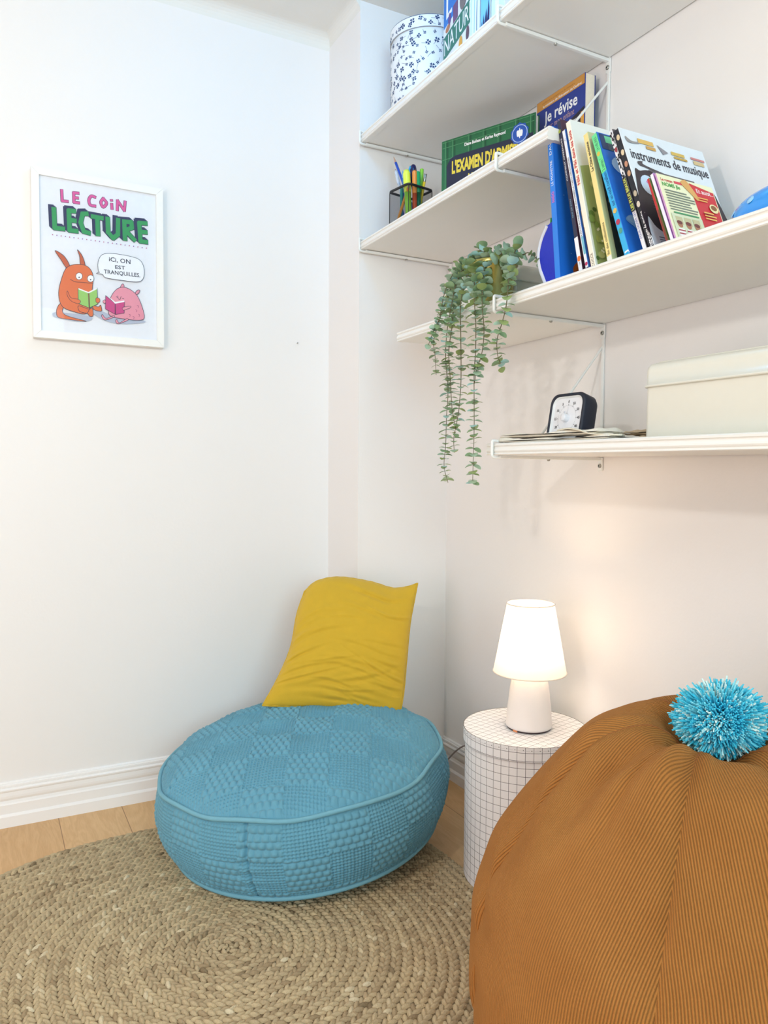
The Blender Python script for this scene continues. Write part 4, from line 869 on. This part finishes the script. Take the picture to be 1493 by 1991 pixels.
b.add(np.vstack([ring, r2]), [list(range(96))[::-1], list(range(96, 192))]+[(i, (i+1) % 96, 96+(i+1) % 96, 96+i) for i in range(96)], mat('jute_backing', (110, 92, 66), .9, noise=.2))
wR = 0.0222; NRING = int(RR/wR); pitch = .0158
uu, vv_ = np.meshgrid(np.linspace(-1, 1, 7), np.linspace(-1, 1, 5), indexing='ij')
tu = uu*1.0; prof_w = np.sqrt(np.clip(1-np.abs(uu)**2.2, 0, 1))*.96+.04
Tx = (uu*.0140).ravel(); Ty = (vv_*prof_w*.0056).ravel(); Tz = (np.sqrt(np.clip(1-vv_**2*.92, 0, 1))*(1-.75*np.abs(uu)**2.5)*.0072).ravel()
ii, jj = np.meshgrid(np.arange(6), np.arange(4), indexing='ij'); q0 = (ii*5+jj).ravel(); quad = np.stack([q0, q0+5, q0+6, q0+1], 1)
allv = []; allf = []; alla = []; cnt = 0
for k in range(NRING):
    Rk = wR*(k+.5); n = max(5, int(2*PI*Rk/pitch)); tone = rng.normal(0, .06)
    for side in (0, 1):
        th = (np.arange(n)+.5*side+k*.37)*2*PI/n; N = len(th)
        tilt = (math.radians(33) if side == 0 else -math.radians(33))+rng.normal(0, .09, N); sc_ = rng.uniform(.88, 1.12, N)
        rad = Rk+(.235*wR if side == 0 else -.235*wR)+rng.normal(0, .0005, N)+wR*th/(2*PI)*0
        x_l = Tx[None]*np.cos(tilt)[:, None]*sc_[:, None]-Ty[None]*np.sin(tilt)[:, None]; y_l = Tx[None]*np.sin(tilt)[:, None]*sc_[:, None]+Ty[None]*np.cos(tilt)[:, None]
        tang = th[:, None]+x_l/np.maximum(rad, .02)[:, None]; rr_ = np.maximum(rad[:, None]+y_l, .001)*(1+(squash(th)[:, None]-1)*np.clip(rad[:, None]/RR, 0, 1)**1.5)
        lift = (Tx[None]/.0148)*(.0014 if side == 0 else .0014)
        X_ = RC[0]+rr_*np.cos(tang); Y_ = RC[1]+rr_*np.sin(tang); Zz = ZR+Tz[None]*rng.uniform(.85, 1.1, N)[:, None]+lift-.0034*np.clip(np.abs(rad[:, None]+y_l-Rk)/(wR/2), 0, 1.2)**2
        allv.append(np.stack([X_, Y_, np.maximum(Zz, .0008)], -1).reshape(-1, 3)); allf.append((quad[None]+(cnt+np.arange(N)*35)[:, None, None]).reshape(-1, 4))
        val = np.clip(.5+tone+rng.normal(0, .16, N)-(rng.random(N) < .012)*.4, 0, 1); alla.append(np.repeat(val, 35)); cnt += 35*N
b.add(np.concatenate(allv), np.concatenate(allf), M_JUTE, True, va=np.concatenate(alla))
tag(b.build('jute_rug', origin=(RC[0], RC[1], 0)), 'round braided jute rug on the wooden floor, under the blue floor cushion', 'rug')
ZRUG = 0.0105

# ------------------------------------------------------------------ round grid-paper box
bc = np.array([-0.182, -0.650, ZRUG]); BR, BH, LR, LH = 0.1445, 0.366, 0.149, 0.034
M_GRID = bpy.data.materials.new('grid_paper'); M_GRID.use_nodes = True; nt, b_ = nodes_of(M_GRID)
aa = nt.nodes.new('ShaderNodeAttribute'); aa.attribute_name = 'va'; ab = nt.nodes.new('ShaderNodeAttribute'); ab.attribute_name = 'vb'
def gridline(nt, x, p, w):
    f = math_node(nt, 'FRACT', math_node(nt, 'DIVIDE', x, p)); return math_node(nt, 'LESS_THAN', math_node(nt, 'MINIMUM', f, math_node(nt, 'SUBTRACT', 1.0, f)), w/p/2)
g_ = math_node(nt, 'MAXIMUM', gridline(nt, aa.outputs['Fac'], .0188, .0010), gridline(nt, ab.outputs['Fac'], .0188, .0010))
mx = nt.nodes.new('ShaderNodeMix'); mx.data_type = 'RGBA'; nt.links.new(g_, mx.inputs[0]); mx.inputs[6].default_value = (*lin((240, 239, 240)), 1); mx.inputs[7].default_value = (*lin((92, 88, 92)), 1); nt.links.new(mx.outputs[2], b_.inputs['Base Color']); b_.inputs['Roughness'].default_value = .45
t = thing('storage_box', 'round white cardboard box with a thin dark grid print, under the table lamp', 'box', bc)
def cylwall(b, r, z0, z1, nz=2):
    th = np.linspace(0, 2*PI, 97); zz = np.linspace(z0, z1, nz); Th, Zz = np.meshgrid(th, zz, indexing='ij')
    b.grid(np.stack([bc[0]+r*np.cos(Th), bc[1]+r*np.sin(Th), bc[2]+Zz], -1), M_GRID, True, va=(Th+.35)*r+.002, vb=Zz+.004)
def disc(b, r, z, rot):
    th = np.linspace(0, 2*PI, 97)[:-1]; P_ = np.stack([r*np.cos(th), r*np.sin(th)], 1); c_, s_ = math.cos(rot), math.sin(rot)
    b.add(np.column_stack([bc[0]+P_[:, 0], bc[1]+P_[:, 1], np.full(96, bc[2]+z)]), [list(range(96))], M_GRID, False, va=P_[:, 0]*c_+P_[:, 1]*s_, vb=-P_[:, 0]*s_+P_[:, 1]*c_)
b = MB(); cylwall(b, BR, 0, BH-.004); disc(b, BR, 0, 0); disc(b, BR, BH-.004, 0); b.build('body', t)
b = MB(); cylwall(b, LR, BH-LH, BH); disc(b, LR, BH, math.radians(14)); M_CUT = C(96, 84, 80); b.lathe([(LR-.0002, BH-.0004), (LR+.0004, BH), (LR-.0003, BH+.0005), (LR-.0012, BH+.0001)], bc, M_CUT, 96); b.lathe([(BR+.0001, BH-LH), (LR, BH-LH), (LR+.0002, BH-LH+.0005)], bc, M_CUT, 96); lid = b.build('lid', t)
b = MB()
for k in range(50):
    a = 2*PI*k/50; c_ = bc+np.array([LR*math.cos(a), LR*math.sin(a), BH-.0075]); tg = np.array([-math.sin(a), math.cos(a), 0]); nn_ = np.array([math.cos(a), math.sin(a), 0])
    b.obox(c_-tg*.0011-nn_*.0003, tg*.0022, nn_*.0007, (0, 0, .0013), BK)
    b.obox(c_+tg*.002-nn_*.0003, tg*.013, nn_*.0006, (0, 0, .0007), C(206, 204, 204))
so_ = b.build('stitching', lid); so_['kind'] = 'stuff'

# ------------------------------------------------------------------ table lamp
lc = np.array([-0.178, -0.660, bc[2]+BH+.0006])
t = thing('table_lamp', 'small lit white table lamp with a cone shade, on the round grid box', 'lamp', lc)
M_BASE = mat('lamp_matte_white', (240, 234, 230), .6, noise=.01)
b = MB(); b.lathe([(0, .004), (.0535, .004), (.0552, .0055), (.055, .010), (.0525, .045), (.048, .085), (.0455, .105), (.0425, .119), (.036, .129), (.028, .1335), (.012, .135), (0, .135)], lc, M_BASE, 56); b.build('base', t)
b = MB(); b.lathe([(0, 0), (.051, 0), (.0525, .001), (.0525, .004), (0, .0041)], lc, mat('dark_foot', (60, 44, 48), .6), 48); b.build('foot_pad', t)
b = MB(); dv = nrm(np.array([CX-lc[0], CY-lc[1], 0])); sdv = np.array([dv[1], -dv[0], 0]); dq = nrm(dv+.75*(-sdv) if np.dot(sdv, RT) > 0 else dv+.75*sdv)
b.obox(lc+dq*.0515-np.cross((0, 0, 1), dq)*.006, np.cross((0, 0, 1), dq)*.012, dq*.0022, (0, 0, .005), C(222, 138, 84)); b.build('tag', t)
msd = bpy.data.materials.new('lamp_shade_fabric'); msd.use_nodes = True; nt, b_ = nodes_of(msd); nt.nodes.remove(b_)
df = nt.nodes.new('ShaderNodeBsdfDiffuse'); df.inputs['Color'].default_value = (.80, .76, .72, 1); tl = nt.nodes.new('ShaderNodeBsdfTranslucent'); tl.inputs['Color'].default_value = (.86, .80, .74, 1)
ms = nt.nodes.new('ShaderNodeMixShader'); ms.inputs[0].default_value = .33; nt.links.new(df.outputs[0], ms.inputs[1]); nt.links.new(tl.outputs[0], ms.inputs[2]); nt.links.new(ms.outputs[0], nt.nodes['Material Output'].inputs[0])
wv2 = nt.nodes.new('ShaderNodeTexNoise'); wv2.inputs['Scale'].default_value = 500; bp = nt.nodes.new('ShaderNodeBump'); bp.inputs['Strength'].default_value = .15; bp.inputs['Distance'].default_value = .001; nt.links.new(wv2.outputs['Fac'], bp.inputs['Height']); nt.links.new(bp.outputs['Normal'], df.inputs['Normal'])
b = MB(); b.lathe([(.0872, .1365), (.0563, .302)], lc, msd, 72); sh = b.build('shade', t)
for r_, z_ in ((.0875, .1365), (.0566, .302)): b = MB(); b.tube([lc+np.array([r_*math.cos(a), r_*math.sin(a), z_]) for a in np.linspace(0, 2*PI, 61)], .0014, mat('shade_binding', (240, 226, 210), .7), 6, caps=False); b.build('edge_binding', sh)
b = MB(); b.lathe([(.015, .135), (.015, .165), (.011, .168), (0, .168)], lc, M_WHITE, 20); soc = b.build('socket', t)
mbulb = bpy.data.materials.new('bulb_glow'); mbulb.use_nodes = True; nt, b_ = nodes_of(mbulb); b_.inputs['Emission Color'].default_value = (1, .80, .58, 1); b_.inputs['Emission Strength'].default_value = 25; b_.inputs['Base Color'].default_value = (1, .95, .9, 1)
b = MB(); b.lathe([(.011, .168), (.014, .178), (.0205, .198), (.022, .212), (.0195, .226), (.011, .236), (0, .2385)], lc, mbulb, 24); b.build('bulb', soc)
light('POINT', 'table_lamp_light', tuple(lc+np.array([0, 0, .245])), 1.2, (1.0, .72, .48), .02)
b = MB(); P_ = smooth_open([lc+np.array([.045, .03, .006]), lc+np.array([.062, .062, .006]), lc+np.array([.078, .105, .006]), (-.092, -.512, BH+.012), (-.068, -.49, BH-.02), (-.05, -.44, .29), (-.036, -.33, .215), (-.029, -.156, .142), (-.029, -.05, .052), (-.05, -.028, .018)], 8)
b.tube(P_, .0026, mat('grey_cord', (168, 158, 158), .5), 8); b.build('power_cord', t)

# ------------------------------------------------------------------ blue floor cushion (leaning up a little on its right)
n3 = nrm((-.108, -.008, 1)); c3 = np.array([-.5985, -.2275, .243]); ax = nrm(np.cross(n3, (0, 1, 0))); ay = np.cross(n3, ax)
# pick the in-plane frame so that the weave runs obliquely to the walls
def loc(x, y, z): return c3+np.multiply.outer(x, ax)+np.multiply.outer(y, ay)+np.multiply.outer(z, n3)
RS, HB, RB, HD = 0.366, 0.191, 0.346, 0.096
M_BLUE = mat('blue_waffle_cotton', (100, 160, 182), .8, noise=.10, nscale=14, bump=.45, bscale=900, sheen=.15)
M_PIPE = mat('blue_piping', (114, 170, 188), .75, noise=.05, bump=.2)
t = thing('floor_cushion', 'large round blue waffle-weave floor cushion on the jute rug', 'cushion', (c3[0], c3[1], ZRUG))
def hashcell(i, j): return (np.sin(i*12.9898+j*78.233+2.1)*43758.5453) % 1.0
def weave(u, v):
    """height of the patchwork waffle cloth"""
    cell = .098; iu, iv = np.floor(u/cell), np.floor(v/cell); kind = (iu+iv) % 2
    p = .0082; fine = -.0058*(np.abs(np.sin(PI*u/p))*np.abs(np.sin(PI*v/p)))**.8
    q = .0175; row = np.floor(v/q); w = u+.5*q*(row % 2)
    coarse = .0085*(np.abs(np.sin(PI*w/q))**.5*np.abs(np.sin(PI*v/q))**.6)-.0050
    return np.where(kind > .5, coarse, fine)
def dent(P):
    """the cushion gives way where it leans on the pier corner and walls"""
    P = P.copy(); x, y = P[..., 0], P[..., 1]
    zone = (x > -D-.024); lim = np.where(zone, -.024, L-.024); P[..., 1] = np.minimum(y, lim); P[..., 2] = np.maximum(P[..., 2], ZRUG+.001); return P
def wob(th, s=0): return .004*np.sin(3*th+s)+.003*np.sin(7*th+1.3+s)+.002*np.sin(13*th+2*s)
NT, NR = 1500, 240
th = np.linspace(0, 2*PI, NT+1)[:-1]; rr_ = np.linspace(0.0015, 1, NR); Th, Rr = np.meshgrid(th, rr_, indexing='ij')
RSt = RS+wob(Th); X_, Y_ = Rr*RSt*np.cos(Th), Rr*RSt*np.sin(Th)
dome = HD*np.clip(1-Rr**2.3, 0, 1)**.66+.006*np.sin(5*X_/.1+1)*np.sin(4*Y_/.1)*(1-Rr)-.004*(1-np.clip((1-Rr)/.04, 0, 1))
rot = math.radians(28); U_, V2 = X_*math.cos(rot)-Y_*math.sin(rot), X_*math.sin(rot)+Y_*math.cos(rot)
wv = weave(U_+.05*0, V2)*np.clip((1-Rr)/.02, 0, 1)
G = dent(loc(X_, Y_, dome+wv+.006*np.sin(2*Th+.4)*Rr**4))
b = MB(); b.grid(G, M_BLUE, True, closed_u=True); b.build('top_panel', t)
NS = 150; ss = np.linspace(0, 1, NS); Th, Ss = np.meshgrid(th, ss, indexing='ij')
rad = (RS*(1-Ss)+RB*Ss)+.030*np.sin(PI*np.clip(Ss, 0, 1))**.8+wob(Th)*(1-Ss)
pucker = .0035*np.sin(Th*46+3*Ss)*np.exp(-((np.angle(np.exp(1j*(Th-0))))/.5)**2)*0
U_ = Th*RS; V2 = Ss*.205+.01
band = .75*weave(U_, V2)*np.clip(Ss/.04, 0, 1)*np.clip((1-Ss)/.05, 0, 1)
# vertical seam of the side band, facing the room
w0 = at(478, 1665, 1, -.52)-c3; ts = math.atan2(w0@ay, w0@ax)
dth = np.angle(np.exp(1j*(Th-ts))); band = band-.009*np.exp(-(dth/.011)**2)+.004*np.sin(Ss*38)*np.exp(-(np.abs(dth)/.09))*np.sin(PI*Ss)
ru = 1+0*Th
G = dent(loc((rad+band)*np.cos(Th), (rad+band)*np.sin(Th), -HB*Ss+.004*np.sin(2*Th+.4)*(1-Ss)+.006*np.sin(2*Th+.4)*0))
b = MB(); b.grid(G, M_BLUE, True, closed_u=True, flip=True); b.build('side_band', t)
def pip(r, z, wb, tube_r):
    tt = np.linspace(0, 2*PI, 181); rad_ = r+wb*wob(tt)
    P_ = dent(loc(rad_*np.cos(tt), rad_*np.sin(tt), z+.005*np.sin(2*tt+.4)*(wb > 0)+.003*np.sin(9*tt)*(wb > 0))); b = MB(); b.tube(P_, tube_r, M_PIPE, 10, caps=False); b.build('piping', t)
pip(RS+.003, .0015, 1, .0054); pip(RB+.002, -HB, 0, .0058)
b = MB(); tt = np.linspace(0, 2*PI, 121)[:-1]; RrB = np.linspace(0, 1, 12); Tb, Rb_ = np.meshgrid(tt, RrB, indexing='ij')
b.grid(dent(loc(RB*Rb_*np.cos(Tb), RB*Rb_*np.sin(Tb), -HB-.004*(1-Rb_)-.075*(1-Rb_**1.6)*np.clip(np.cos(Tb-0)*1.0, 0, 1)*0)), M_PIPE, True, closed_u=True, flip=True); b.build('underside', t)

# ------------------------------------------------------------------ yellow pillow propped in the corner
t = thing('throw_pillow', 'mustard yellow square pillow leaning in the corner on the blue cushion', 'pillow', (-.49, -.18, .33))
BLc, BRc, TRc, TLc = np.array([-.663, -.100, .343]), np.array([-.318, -.262, .308]), at(806, 1140, 1, -.105), np.array([-.545, -.062, .650])
M_YEL = mat('mustard_cotton', (206, 168, 34), .8, noise=.06, nscale=40, bump=.35, bscale=900, sheen=.2)
nu = 150; gu, gv = np.meshgrid(np.linspace(0, 1, nu), np.linspace(0, 1, nu), indexing='ij')
pl_n = nrm(np.cross(BRc-BLc, (TLc+TRc)/2-BLc)); pl_n = pl_n if pl_n@(CAMP-BLc) > 0 else -pl_n
def onplane(px, py):
    d = fw+RT*(px-746.5)/F-UP*(py-995.5)/F; return CAMP+d*((BLc-CAMP)@pl_n)/(d@pl_n)
def curve(pts, n):
    Q = smooth_open([onplane(*p) for p in pts], 12); s = np.r_[0, np.cumsum(np.linalg.norm(np.diff(Q, axis=0), axis=1))]; s /= s[-1]
    x = np.linspace(0, 1, n); return np.stack([np.interp(x, s, Q[:, k]) for k in range(3)], 1)
cb = curve([(510, 1372), (570, 1374), (640, 1378), (710, 1386), (750, 1392), (777, 1394)], nu); ct = curve([(592, 1150), (616, 1130), (660, 1122), (720, 1131), (762, 1143), (790, 1141), (812, 1134)], nu)
cl_ = curve([(510, 1372), (540, 1318), (565, 1258), (577, 1195), (592, 1150)], nu); cr_ = curve([(777, 1394), (785, 1345), (790, 1290), (797, 1215), (806, 1165), (812, 1134)], nu)
Gm = ((1-gv)[..., None]*cb[:, None]+gv[..., None]*ct[:, None]+(1-gu)[..., None]*cl_[None]+gu[..., None]*cr_[None]
      -((1-gu)*(1-gv))[..., None]*cb[0]-(gu*(1-gv))[..., None]*cb[-1]-((1-gu)*gv)[..., None]*ct[0]-(gu*gv)[..., None]*ct[-1])
puff = (np.clip(4*gu*(1-gu), 0, 1)**.55)*(np.clip(4*gv*(1-gv), 0, 1)**.55)
def creases(seed, n):
    rs = np.random.default_rng(seed); h = 0*gu
    for _ in range(n):
        v0 = rs.beta(1.2, 2.0)*.9+.04; u0_ = rs.uniform(.05, .95); ln = rs.uniform(.15, .45); sl = rs.normal(0, .12)+(-.15 if u0_ > .6 else .12 if u0_ < .3 else 0); w = rs.uniform(.012, .03); bow = rs.normal(0, .35)
        du = gu-u0_; d = gv-(v0+sl*du+bow*du**2); h += rs.uniform(.0015, .0042)*(np.exp(-((d-w)/w)**2)-1.1*np.exp(-(d/w*1.3)**2))*np.exp(-(du/ln)**2*2)
    return h
edge_f = np.clip(np.minimum.reduce([gu, 1-gu, gv, 1-gv])/.05, 0, 1)
Ff = Gm+(.052*puff+creases(11, 34)*edge_f)[..., None]*pl_n; Bf = Gm-(.042*puff)[..., None]*pl_n
b = MB(); b.grid(Ff, M_YEL, True); b.grid(Bf, M_YEL, True, flip=True); b.build('pillow_case', t)
b = MB(); per = np.vstack([Gm[:, 0], Gm[-1, 1:], Gm[::-1, -1][1:], Gm[0, ::-1][1:]]); per = per+.0012*np.sin(np.arange(len(per))*.55)[:, None]*pl_n
b.tube(per, .0021, M_YEL, 6, caps=False); b.build('edge_seam', t)

# ------------------------------------------------------------------ corduroy bean bag with a pompom
gc = np.array([-.430, -1.380, 0.0105])
t = thing('bean_bag', 'caramel brown corduroy bean bag with a turquoise pompom, in the right foreground', 'bean bag', gc)
M_CORD = bpy.data.materials.new('caramel_corduroy'); M_CORD.use_nodes = True; nt, b_ = nodes_of(M_CORD)
aa = nt.nodes.new('ShaderNodeAttribute'); aa.attribute_name = 'va'; tc = nt.nodes.new('ShaderNodeTexCoord')
n1 = nt.nodes.new('ShaderNodeTexNoise'); n1.inputs['Scale'].default_value = 14; nt.links.new(tc.outputs['Object'], n1.inputs['Vector'])
n2 = nt.nodes.new('ShaderNodeTexNoise'); n2.inputs['Scale'].default_value = 420; nt.links.new(tc.outputs['Object'], n2.inputs['Vector'])
wob_ = math_node(nt, 'ADD', aa.outputs['Fac'], math_node(nt, 'MULTIPLY', n1.outputs['Fac'], .004))
wale = math_node(nt, 'ABSOLUTE', math_node(nt, 'SINE', math_node(nt, 'MULTIPLY', wob_, PI/.0037)))
hgt = math_node(nt, 'ADD', math_node(nt, 'POWER', wale, .7), math_node(nt, 'MULTIPLY', n2.outputs['Fac'], .35))
bp = nt.nodes.new('ShaderNodeBump'); bp.inputs['Strength'].default_value = 1.0; bp.inputs['Distance'].default_value = .0024; nt.links.new(hgt, bp.inputs['Height']); nt.links.new(bp.outputs['Normal'], b_.inputs['Normal'])
mx = nt.nodes.new('ShaderNodeMix'); mx.data_type = 'RGBA'; nt.links.new(n1.outputs['Fac'], mx.inputs[0]); mx.inputs[6].default_value = (*lin((160, 102, 46)), 1); mx.inputs[7].default_value = (*lin((180, 122, 62)), 1); nt.links.new(mx.outputs[2], b_.inputs['Base Color'])
b_.inputs['Roughness'].default_value = .85; b_.inputs['Specular IOR Level'].default_value = .2; b_.inputs['Sheen Weight'].default_value = .35; b_.inputs['Sheen Roughness'].default_value = .4; b_.inputs['Sheen Tint'].default_value = (*lin((232, 176, 110)), 1)
PROF = np.array([(.0, .0), (.20, .0), (.268, .022), (.303, .09), (.325, .18), (.332, .27), (.326, .335), (.308, .40), (.279, .453), (.245, .502), (.206, .552), (.172, .592), (.142, .610), (.116, .621), (.092, .625), (.070, .617), (.046, .598), (.0, .588)])
PS = smooth_open(np.column_stack([PROF, np.zeros(len(PROF))]), 10)[:, :2]; PS[:, 0] = np.maximum(PS[:, 0], 0); PS[:, 1] = np.maximum(PS[:, 1], 0)
BK_A = math.radians(38.3); SEAM0 = math.radians(-151)
def bagpt(th, r, z):
    ph = (th-SEAM0) % (PI/3)-PI/6                       # angle from the panel's middle
    tf = np.clip((z-.45)/.18, 0, 1)
    dse = PI/6-np.abs(ph)
    dr = .011*np.cos(ph*3)*np.clip(r/.2, 0, 1)-.006*np.exp(-(dse*r/.006)**2)
    k = np.floor((th-SEAM0)/(PI/3))
    dr = dr+.0058*np.sin(z*58+k*2+.8*np.sin(z*23+k))*np.exp(-dse*r/.055)*(1-np.exp(-(dse*r/.010)**2))*np.clip(z/.1, 0, 1)*np.clip((.6-z)/.1, 0, 1)
    dr = dr+.004*np.sin(5*th+9*z)*np.clip(z/.2, 0, 1)
    def fold(a0, w, r1, wr, amp): return amp*np.exp(-(np.angle(np.exp(1j*(th-math.radians(a0))))/w)**2)*np.exp(-((r-r1)/wr)**2)*(z > .4)
    lift = .019*np.cos(th-BK_A)*np.clip((.2-r)/.12, 0, 1)*(z > .3)
    lift = lift+fold(168, .17, .17, .065, -.034)+fold(197, .13, .15, .065, .022)+fold(140, .16, .16, .07, .018)+fold(186, .05, .19, .05, -.010)+fold(-105, .16, .13, .06, -.014)+fold(-80, .14, .13, .06, .012)+fold(215, .10, .12, .035, .010)
    rr = r+dr*np.clip(r/.06, 0, 1)
    return gc+np.stack([rr*np.cos(th), rr*np.sin(th), np.maximum(z+lift, 0)], -1), r*ph
for k in range(6):
    th = SEAM0+PI/3*k+np.linspace(0, PI/3, 90); Th, Ri = np.meshgrid(th, np.arange(len(PS)), indexing='ij')
    Th = np.clip(Th, th[0]+1e-5, th[-1]-1e-5)
    G, va = bagpt(Th, PS[:, 0][Ri], PS[:, 1][Ri]); b = MB(); b.grid(G, M_CORD, True, va=va); b.build('panel', t)
for k in range(6):
    a = SEAM0+PI/3*k; sel = PS[(PS[:, 1] > .004)]; G, _ = bagpt(np.full(len(sel), a+1e-5), sel[:, 0], sel[:, 1])
    out = np.array([math.cos(a), math.sin(a), .3]); b = MB(); b.tube(G-out*.0016, .0014, mat('caramel_thread', (140, 86, 38), .9), 5); b.build('seam', t)
# pompom
pcn = np.array([-.424, -1.386, .643])
M_YARN = bpy.data.materials.new('turquoise_yarn'); M_YARN.use_nodes = True; nt, b_ = nodes_of(M_YARN)
aa = nt.nodes.new('ShaderNodeAttribute'); aa.attribute_name = 'va'; cr = nt.nodes.new('ShaderNodeValToRGB'); e = cr.color_ramp.elements
e[0].position = 0; e[0].color = (*lin((62, 196, 226)), 1); e[1].position = 1; e[1].color = (*lin((222, 246, 242)), 1)
x = cr.color_ramp.elements.new(.5); x.color = (*lin((118, 220, 238)), 1)
nt.links.new(aa.outputs['Fac'], cr.inputs[0]); nt.links.new(cr.outputs[0], b_.inputs['Base Color']); b_.inputs['Roughness'].default_value = .8; b_.inputs['Specular IOR Level'].default_value = .2
NSd = 8000; b = MB(); vs = []; fs = []; av = []; cl_dir = rng.normal(size=(170, 3)); cl_dir /= np.linalg.norm(cl_dir, axis=1)[:, None]; cl_col = rng.choice([0.02, .12, .3, .55, .8, 1.0], 170, p=[.28, .22, .14, .12, .12, .12])
for i in range(NSd):
    ci = rng.integers(170); d = nrm(cl_dir[ci]+rng.normal(0, .13, 3)); ln = .0560*rng.uniform(.86, 1.05)*(1 if rng.random() > .02 else 1.12)
    bend = rng.normal(0, .0045, 3); s0 = .012; base = pcn+d*s0*np.array([1, 1, .85])
    a = nrm(np.cross(d, rng.normal(size=3))); c_ = np.cross(d, a); o = len(vs)
    for j in range(4):
        f = j/3; p_ = pcn+(d*(s0+(ln-s0)*f)+bend*f*f)*np.array([1.03, 1.03, .88]); r_ = (.0008, .0013, .0016, .0011)[j]
        for q in range(4): vs.append(p_+r_*(math.cos(q*PI/2)*a+math.sin(q*PI/2)*c_)); av.append(np.clip(cl_col[ci]+rng.normal(0, .02), 0, 1))
    for j in range(3):
        for q in range(4): fs.append((o+j*4+q, o+j*4+(q+1) % 4, o+j*4+4+(q+1) % 4, o+j*4+4+q))
    fs.append((o+12, o+13, o+14, o+15))
b.add(np.array(vs), fs, M_YARN, False, va=np.array(av)); pp = b.build('pompom', t); pp['kind'] = 'stuff'; pp['label'] = 'fluffy turquoise and mint yarn pompom'
